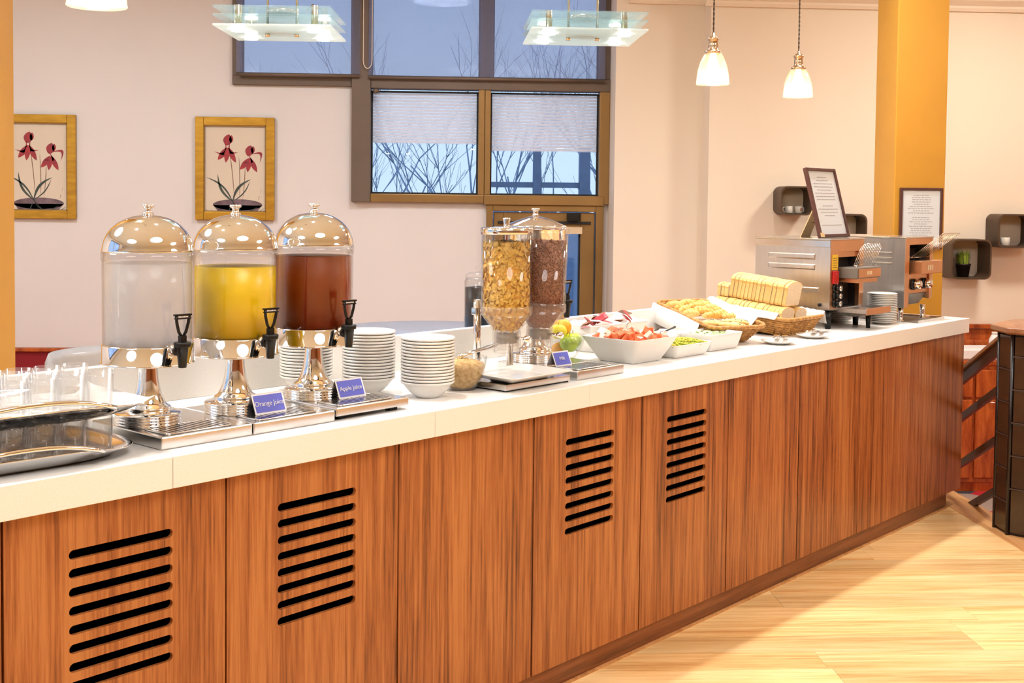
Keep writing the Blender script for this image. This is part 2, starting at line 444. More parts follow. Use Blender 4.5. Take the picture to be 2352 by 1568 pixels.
# ================================================================== THE ROOM
LOW = -0.43
fl = MB().box(-4.5, 2.50, -4, 6.3, -0.43, -0.006).box(2.50, 6.2, -4, 4.6, -0.43, -0.006).build('floor', 'floor_wood')
tag(fl, 'pale bamboo plank floor in front of the buffet', kind='structure')
PWD = 0.14
row = 0
y = 2.10
while y < 6.25:
    x = -1.6 + random.uniform(-1.0, 0)
    while x < 2.5:
        ln = random.uniform(0.9, 1.35)
        x0, x1 = max(x, -1.6), min(x + ln, 2.5)
        x += ln
        if x1 - x0 < 0.05 or S2 * (y - x1) > 2.3: continue
        MB().box(-(x1 - x0) / 2 + 0.0006, (x1 - x0) / 2 - 0.0006, -PWD / 2 + 0.0005, PWD / 2 - 0.0005, -0.006, random.uniform(-0.0006, 0)).build(
            'plank', 'floor_wood', fl, ((x0 + x1) / 2, y + PWD / 2, 0))
    y += PWD
fl2 = MB().box(-4.5, 6.2, 4.6, 8.6, LOW - 0.1, LOW).build('floor_lower', 'carpet')
tag(fl2, 'patterned red and orange carpet of the lower room', kind='structure')
# steps and nosing
st = struct('trim_1', 'stained wooden nosing along the floor edge')
MB().box(2.44, 2.60, 4.6, 6.3, -0.03, 0.002).build('nosing', 'nosing_wood', st, bevel=0.004)
sp_ = struct('stair_steps', 'carpeted steps down to the lower room')
MB().box(2.6, 4.2, 4.6, 5.25, LOW, -0.145).build('step', 'carpet', sp_)
MB().box(2.6, 4.2, 5.25, 5.55, LOW, -0.29).build('step', 'carpet', sp_)

ce = tag(MB().box(-4.5, 6.2, -4, 8.75, CEIL, CEIL + 0.1).build('ceiling', 'ceiling'), kind='structure')
# back wall with window and door openings (plane Y = 8.5)
wb = MB()
wb.box(-4.5, -1.44, 8.5, 8.75, LOW, CEIL)
wb.box(-1.44, -0.62, 8.5, 8.75, LOW, 2.21)
wb.box(-0.62, 0.319, 8.5, 8.75, LOW, 1.414)
wb.box(-1.44, 1.178, 8.5, 8.75, 3.05, CEIL)
wb.box(1.144, 1.2, 8.5, 8.75, LOW, 1.414)
tag(wb.build('wall_back', 'wall'), kind='structure')
wr = MB().box(1.178, 1.80, 8.2, 8.75, LOW, CEIL)
tag(wr.build('wall_chimney', 'wall_warm'), kind='structure')
wr = MB().box(1.78, 6.2, 8.0, 8.75, LOW, CEIL)
tag(wr.build('wall_back_right', 'wall_warm'), kind='structure')
tag(MB().box(6.2, 6.4, -4, 8.75, LOW, CEIL).build('wall_right', 'wall_warm'), kind='structure')
wl = MB()
for (a, b) in ((-4.0, -2.6), (0.1, 0.9), (3.6, 8.75)): wl.box(-4.7, -4.5, a, b, LOW, CEIL)
for (a, b) in ((-2.6, 0.1), (0.9, 3.6)):
    wl.box(-4.7, -4.5, a, b, LOW, 0.6); wl.box(-4.7, -4.5, a, b, 2.85, CEIL)
wl = tag(wl.build('wall_left', 'wall'), kind='structure')
for i, (a, b) in enumerate(((-2.6, 0.1), (0.9, 3.6))):
    w_ = struct('window_%d' % (5 + i), 'tall bronze framed window in the side wall')
    f_ = MB()
    f_.box(-4.66, -4.52, a, a + 0.06, 0.6, 2.85).box(-4.66, -4.52, b - 0.06, b, 0.6, 2.85).box(-4.66, -4.52, a, b, 0.6, 0.66).box(-4.66, -4.52, a, b, 2.79, 2.85)
    f_.box(-4.66, -4.52, (a + b) / 2 - 0.03, (a + b) / 2 + 0.03, 0.6, 2.85).box(-4.66, -4.52, a, b, 1.9, 1.96)
    f_.build('frame', 'bronze_shaded', w_)
    MB().box(-4.60, -4.594, a, b, 0.6, 2.85).build('pane', 'pane', w_)
tag(MB().box(-4.7, 6.4, -4.2, -4.0, LOW, CEIL).build('wall_front', 'wall'), kind='structure')
for i_, bx_ in enumerate(((-4.7, 6.2, -4.0, -3.97, LOW, 1.9), (6.17, 6.2, -3.97, 4.6, LOW, 1.9))):  # unseen lining added for brown reflections in the chrome and less bounce
    tag(MB().box(*bx_).build('trim_%d' % (7 + i_), 'walnut'), 'unseen walnut wall lining added for darker reflections', kind='structure')

# dado, rails and cornices
tag(MB().box(-4.5, 0.25, 8.478, 8.5, LOW, 0.36).build('trim_2', 'red_dado'), 'deep red dado below the pictures', kind='structure')
tag(MB().box(-4.5, 0.30, 8.455, 8.5, 0.36, 0.387).build('trim_3', 'cherry', bevel=0.006), 'varnished dado rail above the red dado', kind='structure')


def cornice(name, x0, x1, y, z):
    prof = [(0, 0), (-0.02, 0), (-0.03, 0.02), (-0.03, 0.035), (-0.07, 0.065), (-0.08, 0.09), (0, 0.09)]
    r0 = [(x0, y + a, z + b) for a, b in prof]; r1 = [(x1, y + a, z + b) for a, b in prof]
    return tag(MB().rings([r0, r1], False).build(name, 'cream_trim'), kind='structure')


cornice('trim_4', 1.74, 6.2, 8.0, 2.735)
cornice('trim_5', 1.26, 1.78, 8.2, 2.775)
pn = struct('trim_6', 'varnished reddish wood panelling below the right wall')
MB().box(1.8, 6.2, 7.985, 8.0, LOW, 0.60).build('backing', 'cherry', pn)
MB().box(1.8, 6.2, 7.955, 8.0, 0.605, 0.635).build('rail', 'cherry', pn, bevel=0.006)
MB().box(1.8, 6.2, 7.965, 7.985, 0.45, 0.53).build('rail', 'cherry', pn, bevel=0.004)
MB().box(1.8, 6.2, 7.965, 7.985, LOW, LOW + 0.16).build('baseboard', 'cherry', pn, bevel=0.004)
for i in range(8):
    xx = 2.05 + 0.52 * i
    MB().box(xx - 0.05, xx + 0.05, 7.965, 7.985, LOW + 0.16, 0.45).build('stile', 'cherry', pn, bevel=0.004)
    MB().box(xx + 0.09, xx + 0.43, 7.97, 7.985, LOW + 0.22, 0.39).build('panel', 'cherry', pn, bevel=0.008)

# gold pillars
pl = tag(MB().box(2.40, 2.677, 6.3, 6.605, LOW, CEIL).build('pillar_right', 'gold_paint', bevel=0.006), kind='structure')
pl = tag(MB().box(-1.87, -1.545, 4.2, 4.5, LOW, CEIL).build('pillar_left', 'gold_paint', bevel=0.006), kind='structure')


# ------------------------------------------------------------------ windows and door in the back wall
def bar(parent, name, m_, x0, x1, z0, z1, y0=8.47, y1=8.56, bevel=0.004):
    return MB().box(x0, x1, y0, y1, z0, z1).build(name, m_, parent, bevel=bevel)


def pane(parent, x0, x1, z0, z1, y=8.53):
    MB().box(x0, x1, y, y + 0.006, z0, z1).build('pane', 'pane', parent)
    g = MB(); t = 0.012
    g.box(x0, x0 + t, y - 0.008, y + 0.012, z0, z1).box(x1 - t, x1, y - 0.008, y + 0.012, z0, z1)
    g.box(x0 + t, x1 - t, y - 0.008, y + 0.012, z0, z0 + t).box(x0 + t, x1 - t, y - 0.008, y + 0.012, z1 - t, z1)
    g.build('gasket', 'black_gasket', parent)


w1 = struct('window_1', 'high window with a bronze frame behind the smaller blind')
bar(w1, 'frame_bottom', 'bronze_shaded', -1.44, -0.62, 2.21, 2.275)
bar(w1, 'frame_side', 'bronze_shaded', -1.44, -1.38, 2.275, 3.05)
bar(w1, 'frame_top', 'bronze_shaded', -1.38, -0.62, 2.99, 3.05)
pane(w1, -1.38, -0.62, 2.275, 2.99)
w2 = struct('window_2', 'wide high window behind the larger blind')
bar(w2, 'transom', 'bronze_shaded', -0.49, 1.178, 2.20, 2.285, 8.45, 8.58)
bar(w2, 'mullion', 'bronze_shaded', 0.268, 0.355, 2.285, 2.99)
bar(w2, 'frame_side', 'bronze_shaded', 1.10, 1.178, 2.285, 3.05)
bar(w2, 'frame_top', 'bronze_shaded', -0.49, 1.10, 2.99, 3.05)
pane(w2, -0.49, 0.268, 2.285, 2.99); pane(w2, 0.355, 1.10, 2.285, 2.99)
bar(w2, 'main_post', 'bronze_shaded', -0.62, -0.49, 1.414, 3.05, 8.44, 8.60)
w3 = struct('window_3', 'pair of lower panes with frosted film above the door')
bar(w3, 'sill', 'bronze', -0.49, 0.30, 1.414, 1.472, 8.45, 8.58)
bar(w3, 'sill', 'bronze', 0.30, 1.144, 1.403, 1.472, 8.445, 8.60)
bar(w3, 'mullion', 'bronze', 0.258, 0.300, 1.472, 2.20, 8.45, 8.58)
bar(w3, 'mullion', 'bronze', 0.302, 0.342, 1.472, 2.20, 8.455, 8.58)
bar(w3, 'frame_side', 'bronze', 1.106, 1.178, 1.414, 2.20, 8.45, 8.58)
pane(w3, -0.49, 0.258, 1.472, 2.19); pane(w3, 0.342, 1.106, 1.472, 2.19)
MB().box(-0.478, 0.246, -0.001, 0.001, 0, 0.355).build('frosted_film', 'film', w3, (0, 8.527, 1.825))
MB().box(0.354, 1.094, -0.001, 0.001, 0, 0.40).build('frosted_film', 'film', w3, (0, 8.527, 1.78))
MB().lathe([(0.0, 0), (0.022, 0), (0.022, 0.03), (0, 0.03)], 12).build('stay_knob', 'bronze_shaded', w3, (-0.452, 8.44, 2.165))

d1 = struct('door_1', 'glazed bronze door with a closer below the window')
for (x0, x1, z0, z1, y0) in ((0.319, 0.365, LOW, 1.403, 8.46), (1.09, 1.144, LOW, 1.403, 8.46), (0.365, 1.09, 1.36, 1.403, 8.46)):
    bar(d1, 'frame', 'bronze', x0, x1, z0, z1, y0, 8.60)
for (x0, x1, z0, z1) in ((0.372, 0.44, LOW + 0.01, 1.353), (0.985, 1.083, LOW + 0.01, 1.353), (0.44, 0.985, 1.235, 1.353), (0.44, 0.985, LOW + 0.01, LOW + 0.25)):
    bar(d1, 'leaf', 'bronze', x0, x1, z0, z1, 8.485, 8.54)
pane(d1, 0.44, 0.985, LOW + 0.25, 1.235, 8.51)
MB().box(0.40, 1.055, 8.462, 8.484, 1.273, 1.292).build('closer_rail', 'black_gasket', d1)
MB().box(0.885, 0.975, 8.42, 8.484, 1.295, 1.35).build('closer', 'black_plastic', d1, bevel=0.006)
MB().box(0.735, 0.995, 8.468, 8.484, 1.205, 1.255).build('notice', 'sign_cream', d1)
MB().box(0.75, 0.80, 8.4665, 8.468, 1.222, 1.238).build('notice_print', 'print_grey', d1)


def blind(name, label, x0, x1, zb):
    t = thing(name, label, 'blind', ((x0 + x1) / 2, 8.425, 2.3), group='roller blinds')
    hw = (x1 - x0) / 2
    MB().box(-hw, hw, -0.0008, 0.0008, zb + 0.022 - 2.3, 0.80).build('fabric', 'blind_fabric', t)
    MB().rings([[(sx * hw, 0.010 * math.cos(2 * PI * k / 10), zb + 0.011 - 2.3 + 0.013 * math.sin(2 * PI * k / 10)) for k in range(10)] for sx in (-1, 1)]).build('bottom_bar', 'bronze_shaded', t)
    MB().rings([[(sx * hw, 0.024 * math.cos(2 * PI * k / 12), 0.80 + 0.022 * math.sin(2 * PI * k / 12)) for k in range(12)] for sx in (-1, 1)]).build('roller', 'steel', t)
    return t


b1 = blind('roller_blind', 'sheer grey roller blind on the narrower high window', -1.405, -0.565, 2.268)
b2 = blind('roller_blind', 'sheer grey roller blind on the wider high window', -0.505, 1.135, 2.262)
c_ = [(-0.855, -0.012, 0.78)] + [(-0.855, -0.012, 0.7 - 0.62 * k / 6) for k in range(7)]
c_ += [(-0.855 + 0.03 * (1 - math.cos(PI * k / 6)), -0.012, 0.08 - 0.05 * math.sin(PI * k / 6)) for k in range(1, 7)] + [(-0.795, -0.012, 0.2), (-0.795, -0.012, 0.78)]
MB().tube(c_, 0.003, 5).build('pull_cord', 'cream_trim', b2)

# ------------------------------------------------------------------ outside the window
gr = tag(MB().box(-14, 16, 8.9, 40, LOW - 1.2, LOW - 1.0).build('ground', 'ground_out'), kind='structure')


def tree(label, x, y, h, seed, lean):
    rnd = random.Random(seed); mb = MB(); tw = MB()

    def grow(p, d, ln, r, depth):
        pts = [p]; q = p.copy(); dd = d.copy()
        for k in range(4):
            dd = (dd + Vector((rnd.uniform(-.13, .13), rnd.uniform(-.13, .13), rnd.uniform(-.02, .14)))).normalized()
            q = q + dd * ln / 4; pts.append(q.copy())
        (mb if depth < 2 else tw).tube(pts, [r * (1 - 0.12 * k) for k in range(5)], 5 if depth < 2 else 3)
        if depth < 4:
            for k in range(3 if depth < 3 else 2):
                i = rnd.choice((2, 3, 4)); a = rnd.uniform(0, 2 * PI); sp = rnd.uniform(0.35, 0.75)
                nd = (dd + sp * Vector((math.cos(a), 0.6 * math.sin(a), rnd.uniform(-0.1, 0.3)))).normalized()
                grow(pts[i], nd, ln * rnd.uniform(0.6, 0.8), r * 0.55, depth + 1)
    t = thing('bare_tree', label, 'tree', (x, y, LOW - 1.0), group='bare trees outside the window')
    for k in range(3):
        a = rnd.uniform(0, 2 * PI)
        grow(Vector((0, 0, h * 0.12)), Vector((lean + 0.5 * math.cos(a), 0.3 * math.sin(a), 1)).normalized(), h * 0.38, 0.030, 0)
    mb.tube([(0, 0, 0), (0, 0, h * 0.13)], [0.12, 0.09], 8)
    mb.build('trunk', 'bark_hazed', t); tw.build('twigs', 'bark_hazed', t)
    return t


tree('bare tree outside the pane nearest the bronze post', -1.4, 15.5, 4.6, 3, 0.15)
tree('bare tree whose boughs sweep across the middle mullion', 1.3, 14.0, 5.0, 8, -0.45)
tree('bare tree outside the pane nearest the right wall', 2.0, 13.0, 4.6, 21, 0.05)
hd = MB()
for k in range(60):
    xx = -6 + 0.25 * k
    hd.ball((xx, 22 + random.uniform(-0.4, 0.4), LOW - 1.0 + 1.75), 1.0, (0.5, 0.5, random.uniform(0.85, 1.1)), 7, 5)
tag(hd.build('hedge', 'hedge'), 'hazy grey blue hedge along the horizon', 'hedge', kind='stuff')
ps = thing('timber_gantry', 'blue grey timber posts with crossbar outside the window', 'post', (1.0, 11.0, LOW - 1.0))
MB().box(0.265, 0.36, 0, 0.12, 0, 3.35).build('post', 'post_blue', ps)
MB().box(-0.16, -0.09, 0, 0.1, 0, 3.35).build('post', 'post_blue', ps)
MB().box(-0.60, 0.265, 0.02, 0.07, 2.98, 3.03).build('crossbar', 'post_blue', ps)
fa = thing('distant_house', 'pale blue house front seen through the door glass', 'house', (3.4, 20.0, LOW - 1.0))
MB().box(-2.4, 2.4, 0, 1, 0, 2.6).build('wall', 'facade', fa)
for xx in (-1.6, -0.9, -0.2, 0.5, 1.2): MB().box(xx, xx + 0.4, -0.03, 0.02, 0.7, 1.9).build('window', 'post_blue', fa)

# ================================================================== THE COUNTER
ZT = 0.90; VF = 2.202; TH = 0.0683; VP = 2.227; KH = 0.073


def slot_panel(w, z0, z1, slots):
    """door panel in local x (along) / z (up), cut with rounded slots; thickness towards +y"""
    c = bpy.data.curves.new('panel', 'CURVE'); c.dimensions = '2D'; c.fill_mode = 'BOTH'; c.extrude = 0.005; c.resolution_u = 1

    def loop(pts):
        s = c.splines.new('POLY'); s.points.add(len(pts) - 1); s.use_cyclic_u = True
        for i, (x, y) in enumerate(pts): s.points[i].co = (x, y, 0, 1)
    loop([(-w / 2, z0), (w / 2, z0), (w / 2, z1), (-w / 2, z1)])
    for zc in slots:
        r = 0.0098; hl = 0.118 - r; pts = []
        for k in range(9): a = -PI / 2 + PI * k / 8; pts.append((hl + r * math.cos(a), zc + r * math.sin(a)))
        for k in range(9): a = PI / 2 + PI * k / 8; pts.append((-hl + r * math.cos(a), zc + r * math.sin(a)))
        loop(pts)
    o = bpy.data.objects.new('panel', c); COL.objects.link(o)
    me = bpy.data.meshes.new_from_object(o); bpy.data.objects.remove(o)
    me.transform(Matrix.Translation((0, 0.005, 0)) @ Matrix.Rotation(PI / 2, 4, 'X'))
    me.materials.clear(); me.materials.append(MATS['walnut'])
    return me


seams = [-0.50, 0.02, 0.54, 1.059, 1.565, 2.085, 2.611, 3.139, 3.661, 4.172, 4.69, 5.21, 5.735, 5.800]
vent = {1.059, 1.565, 2.611, 3.139}
names = {0.54: 'walnut buffet cabinet at the near edge below the glass trays',
         1.059: 'vented walnut buffet cabinet below the water dispenser', 1.565: 'vented walnut buffet cabinet below the orange and apple juice',
         2.085: 'plain walnut buffet cabinet below the stacked bowls', 2.611: 'vented walnut buffet cabinet below the cereal dispenser',
         3.139: 'vented walnut buffet cabinet below the tomato salad', 3.661: 'plain walnut buffet cabinet below the pastry basket',
         4.172: 'plain walnut buffet cabinet below the sliced bread', 4.69: 'plain walnut buffet cabinet below the nearer toaster',
         5.21: 'plain walnut buffet cabinet below the farther toaster', 5.735: 'narrow walnut end panel at the stair end of the buffet',
         -0.50: 'walnut buffet cabinet farthest out of the picture', 0.02: 'walnut buffet cabinet just out of the picture'}
for a, b in zip(seams[:-1], seams[1:]):
    t = thing('buffet_cabinet', names[a], 'cabinet', W((a + b) / 2, VP, 0), RZ, 'walnut buffet cabinets')
    w = b - a; gap = 0.0027 if a < 4.5 else 0.0006
    sl = [0.731 - 0.0381 * k for k in range(8)] if a in vent else []
    link('door', slot_panel(w - 2 * gap, KH, ZT - TH - 0.004, sl), t)
    z1 = ZT - TH - 0.002
    body = MB()
    body.box(-w / 2 + 0.001, -w / 2 + 0.018, 0.022, 0.56, KH, z1).box(w / 2 - 0.018, w / 2 - 0.001, 0.022, 0.56, KH, z1)
    if w > 0.1:
        body.box(-w / 2 + 0.018, w / 2 - 0.018, 0.022, 0.56, KH, KH + 0.018).box(-w / 2 + 0.018, w / 2 - 0.018, 0.54, 0.56, KH + 0.018, z1)
        body.box(-w / 2 + 0.018, w / 2 - 0.018, 0.022, 0.54, z1 - 0.012, z1)
    body.build('body', 'dark_inside', t)
t = thing('plinth', 'dark walnut plinth board along the foot of the buffet', 'plinth', W(0, VP, 0), RZ)
MB().box(-0.5, 5.655, 0.010, 0.05, 0.0, KH - 0.001).build('board', 'walnut_h', t)
MB().box(-0.5, 5.655, 0.002, 0.010, 0.0, 0.007).build('bead', 'nosing_wood', t)
MB().box(5.64, 5.655, 0.05, 0.55, 0.0, KH - 0.001).build('return_board', 'walnut_h', t)

t = thing('buffet_worktop', 'long white speckled quartz worktop with a raised back ledge', 'worktop', W(0, VF, ZT), RZ)
MB().box(-0.5, 5.795, 0.02, 0.63, -0.03, 0.0).build('slab', 'quartz', t)
MB().box(-0.5, 5.775, 0.03, 0.61, -TH, -0.031).build('underlay', 'quartz', t)
js = [-0.5, 0.64, 1.415, 2.189, 2.836, 3.904, 5.795]
for a, b in zip(js[:-1], js[1:]):
    MB().box(a + 0.0006, b - 0.0006, 0.0, 0.02, -TH, 0.0).build('fascia', 'quartz', t, bevel=0.0015)
MB().box(5.775, 5.795, 0.0205, 0.63, -TH, -0.0305).build('end_fascia', 'quartz', t)
MB().box(-0.5, 5.15, 0.600, 0.63, 0.0003, 0.111).build('ledge', 'quartz', t, bevel=0.0015)

# ================================================================== DRINKS
def drip_tray(label, u0, u1, v0=2.27, v1=2.56, lift=0.0, grill=None):
    w, d = u1 - u0, v1 - v0
    t = thing('drip_tray', label, 'tray', W((u0 + u1) / 2, (v0 + v1) / 2, ZT), RZ, 'steel dispenser trays')
    h = 0.028
    if lift:
        for sx in (-1, 1):
            for sy in (-1, 1):
                MB().box(sx * (w / 2 - 0.035) - 0.012, sx * (w / 2 - 0.035) + 0.012, sy * (d / 2 - 0.03) - 0.01, sy * (d / 2 - 0.03) + 0.01, 0, lift).build('foot', 'black_plastic', t)
    MB().box(-w / 2, w / 2, -d / 2, d / 2, lift, lift + h - lift * 0.6).build('body', 'steel_bright', t, bevel=0.003)
    top = lift + h - lift * 0.6
    gx0, gx1, gy0, gy1 = grill or (-w / 2 + 0.02, w / 2 - 0.045, -d / 2 + 0.012, -d / 2 + 0.105)
    g = MB()
    cx, cy = (gx0 + gx1) / 2, (gy0 + gy1) / 2
    outer = [(x + cx, y + cy) for x, y in rrect(gx1 - gx0, gy1 - gy0, 0.012, 4)]
    g.tube([(x, y, top + 0.002) for x, y in outer], 0.002, 5, True)
    g.build('grille_rim', 'steel_bright', t)
    MB().prism([(x + cx, y + cy) for x, y in rrect(gx1 - gx0 - 0.004, gy1 - gy0 - 0.004, 0.011, 4)], top, top + 0.0006).build('well_shade', 'dark_inside', t)  # dark sheet laid on the tray top as the shade between the bars
    n = 13
    for k in range(n):
        xx = gx0 + (gx1 - gx0) * (k + 0.75) / (n + 0.5)
        MB().box(xx - 0.0042, xx + 0.0042, gy0 + 0.004, gy1 - 0.004, top + 0.0008, top + 0.0026).build('grille_bar', 'steel_bright', t)
    return top


top1 = drip_tray('low steel drip tray under the water dispenser', 1.430, 1.667)
top2 = drip_tray('steel drip tray under the orange juice dispenser', 1.671, 1.912)
top3 = drip_tray('raised steel drip tray on feet under the apple juice dispenser', 1.916, 2.160, lift=0.010)
top4 = drip_tray('steel drip tray in front of the milk dispenser', 2.862, 3.098, v1=2.60)
ZTR = ZT + top1


def tap(parent, ry, z, col='black_plastic'):
    """spigot towards local -y"""
    MB().tube([(0, -ry + 0.004, z), (0, -ry - 0.016, z)], [0.0135, 0.0125], 14).build('boss', 'chrome', parent)
    t = MB().tube([(0, -ry - 0.014, z - 0.001), (0, -ry - 0.024, z - 0.001)], 0.0125, 14)
    y0 = -ry - 0.036
    t.lathe([(0.0, -0.037), (0.0088, -0.037), (0.0093, -0.034), (0.0135, 0.008), (0.0185, 0.009), (0.019, 0.011), (0.019, 0.018), (0.0175, 0.0195), (0, 0.0195)], 18, (0, y0, z))
    tp = t.build('tap', col, parent)
    lv = MB().box(-0.007, 0.007, y0 - 0.006, y0 + 0.006, z + 0.0195, z + 0.034)
    for s in (-1, 1):
        lv.tube([(s * 0.003, y0, z + 0.033), (s * 0.009, y0, z + 0.042), (s * 0.0145, y0 - 0.001, z + 0.062), (s * 0.0165, y0 - 0.002, z + 0.078)], [0.0032, 0.0036, 0.0036, 0.0034], 7)
    lv.box(-0.019, 0.019, y0 - 0.006, y0 + 0.003, z + 0.0705, z + 0.073).box(-0.021, 0.021, y0 - 0.006, y0 + 0.003, z + 0.078, z + 0.0815)
    lv.build('lever', col, tp)
    MB().box(-0.015, 0.015, y0 - 0.004, y0 + 0.001, z + 0.073, z + 0.078).build('lever_plate', 'grey_panel', tp)
    mk = MB()
    for k in range(7): mk.box(-0.0125 + 0.0036 * k, -0.0100 + 0.0036 * k, y0 - 0.0045, y0 - 0.004, z + 0.0742, z + 0.0768 + (0.0006 if k in (0, 4) else 0))
    mk.build('lever_marks', 'card_white', tp)


PED = [(0.0, 0.0), (0.0725, 0.0)]
for k in range(4):
    z = 0.0065 * k
    PED += [(0.0735, z + 0.0006), (0.0742, z + 0.003), (0.0735, z + 0.0055), (0.0712, z + 0.0062)]
PED += [(0.070, 0.027), (0.055, 0.0285), (0.0505, 0.0300), (0.0515, 0.036), (0.049, 0.040), (0.0415, 0.0445), (0.037, 0.052), (0.031, 0.066), (0.0265, 0.083),
        (0.0232, 0.104), (0.0218, 0.125), (0.0216, 0.1385), (0, 0.1385)]


def dispenser(label, u, v, zb, liquid, level, lidtop=None):
    t = thing('drink_dispenser', label, 'dispenser', W(u, v, zb), RZ, 'pedestal drink dispensers')
    MB().lathe(PED, 48).build('pedestal', 'chrome', t)
    R = 0.1015
    MB().lathe([(0.0, 0.1385), (0.1035, 0.1385), (0.1045, 0.140), (0.1035, 0.1425), (R, 0.1435), (R, 0.181), (0.0995, 0.1835), (0.0, 0.1835)], 56).build('collar', 'chrome', t)
    tk = MB().lathe([(0.1000, 0.1835), (0.1002, 0.372), (0.1020, 0.3735), (0.1022, 0.3905), (0.0985, 0.391), (0.0985, 0.371), (0.0965, 0.368), (0.0965, 0.1835)], 56, cap=False)
    tk = tk.build('tank', 'acrylic', t)
    if liquid:
        MB().lathe([(0, 0.184), (0.0962, 0.184), (0.0962, level - 0.001), (0.0945, level), (0, level)], 48).build('drink', liquid, t)
    MB().lathe([(0.0970, 0.3695), (0.0972, 0.389)], 48, cap=False).build('tank_neck', 'acrylic_hazy', t)
    dome = [(0.0, 0.3915), (0.1005, 0.3915), (0.1015, 0.394), (0.1005, 0.3965)]
    for k in range(14):
        a = (k + 1) / 14 * PI / 2
        dome.append((0.0995 * max(0.001, math.cos(a)) ** 0.9 + 0.0, 0.3985 + 0.0765 * math.sin(a) ** 1.1))
    lid = MB().lathe(dome, 56).build('lid', 'chrome', t)
    MB().lathe([(0, 0.474), (0.013, 0.474), (0.0125, 0.478), (0.0085, 0.481), (0.008, 0.487), (0.0095, 0.4905), (0.0138, 0.4925), (0.0145, 0.4955), (0.013, 0.498), (0, 0.499)], 24).build('knob', 'chrome', lid)
    tap(t, R, 0.178)
    return t


dispenser('juice dispenser filled with clear water, chrome domed lid', 1.502, 2.438, ZTR + 0.0001, 'water', 0.3665)
dispenser('juice dispenser filled with bright yellow orange juice', 1.734, 2.430, ZTR + 0.0001, 'orange_juice', 0.352)
dispenser('juice dispenser filled with amber brown apple juice', 1.984, 2.442, ZT + top3 + 0.0001, 'apple_juice', 0.366)


def card(label, text, u, v, z, w=0.092, h=0.047):
    t = thing('name_card', label, 'card', W(u, v, z), RZ + random.uniform(-0.06, 0.06), 'blue name cards')
    lean = 0.020
    for s, nm in ((-1, 'front'), (1, 'back')):
        a = [(-w / 2, s * lean, 0), (w / 2, s * lean, 0), (w / 2, 0, h), (-w / 2, 0, h)]
        th = Vector((0, -s * 0.0007, 0))
        mb = MB().add(a + [tuple(Vector(q) + th) for q in a], [(0, 1, 2, 3), (7, 6, 5, 4), (0, 4, 5, 1), (1, 5, 6, 2), (3, 2, 6, 7), (0, 3, 7, 4)])
        f_ = mb.build(nm, 'card_white', t)
        if s == -1:
            k0, k1 = 0.09, 0.91; b = 0.0045
            q = [(-w / 2 + b, s * lean * (1 - k0) - 0.0006, h * k0), (w / 2 - b, s * lean * (1 - k0) - 0.0006, h * k0), (w / 2 - b, s * lean * (1 - k1) - 0.0006, h * k1), (-w / 2 + b, s * lean * (1 - k1) - 0.0006, h * k1)]
            q2 = [(x, y + 0.0004, zz) for x, y, zz in q]
            MB().add(q + q2, [(0, 1, 2, 3), (7, 6, 5, 4), (0, 4, 5, 1), (1, 5, 6, 2), (2, 6, 7, 3), (3, 7, 4, 0)]).build('blue_field', 'card_blue', f_)
            me = text_mesh(text, 0.0165 if len(text) > 5 else 0.015); me.materials.append(MATS['card_white'])
            link('lettering', me, f_, (0, -lean / 2 - 0.0014, h * 0.5), rot=(PI / 2 - math.atan(lean / h), 0, 0))
    return t


card('blue name card reading Orange Juice on a drip tray', 'Orange Juice', 1.768, 2.352, ZTR + 0.0028)
card('blue name card reading Apple Juice on a drip tray', 'Apple Juice', 2.040, 2.372, ZT + top3 + 0.0028)
card('small blue name card reading Milk', 'Milk', 2.915, 2.385, ZT + top4 + 0.0028, 0.075, 0.044)

# steel milk dispenser
t = thing('milk_dispenser', 'polished steel milk dispenser behind the cereal cylinders', 'dispenser', W(2.955, 2.525, ZT + top4), RZ)
MB().lathe(PED, 40).build('pedestal', 'chrome', t)
MB().lathe([(0.0, 0.1385), (0.103, 0.1385), (0.104, 0.141), (0.0985, 0.1435), (0.0975, 0.42), (0.0995, 0.4215), (0.0995, 0.429), (0, 0.429)], 48).build('tank', 'chrome', t)
ld = MB().lathe([(0, 0.4295), (0.1000, 0.4295), (0.1005, 0.4345), (0.096, 0.4365), (0.07, 0.4475), (0.04, 0.458), (0.016, 0.4645), (0, 0.465)], 48).build('lid', 'chrome', t)
MB().lathe([(0, 0.4645), (0.0115, 0.4645), (0.0105, 0.470), (0.0085, 0.474), (0.0095, 0.483), (0.0135, 0.4855), (0.014, 0.4885), (0.0115, 0.491), (0, 0.4915)], 20).build('knob', 'chrome', ld)
tap(t, 0.0975, 0.186)

# ------------------------------------------------------------------ cereal dispenser
CU, CV = 2.627, 2.35
t = thing('cereal_dispenser', 'twin cereal dispenser with clear cylinders of flakes and cocoa puffs', 'dispenser', W(CU, CV, ZT), RZ)
MB().box(-0.090, 0.200, -0.080, 0.155, 0.004, 0.021).build('base', 'steel_bright', t, bevel=0.002)
for xx in (-0.08, 0.19):
    for yy in (-0.07, 0.14):
        MB().lathe([(0, 0), (0.008, 0), (0.008, 0.004), (0, 0.004)], 10, (xx, yy, 0)).build('foot', 'black_plastic', t)
MB().lathe([(0, 0.021), (0.0115, 0.021), (0.0115, 0.245), (0, 0.246)], 20, (0.012, 0.130, 0)).build('post', 'chrome', t)
MB().lathe([(0, 0.021), (0.0115, 0.021), (0.0115, 0.245), (0, 0.246)], 20, (0.160, 0.130, 0)).build('post', 'chrome', t)
MB().box(-0.005, 0.175, 0.120, 0.140, 0.200, 0.222).build('crossbar', 'chrome', t, bevel=0.003)
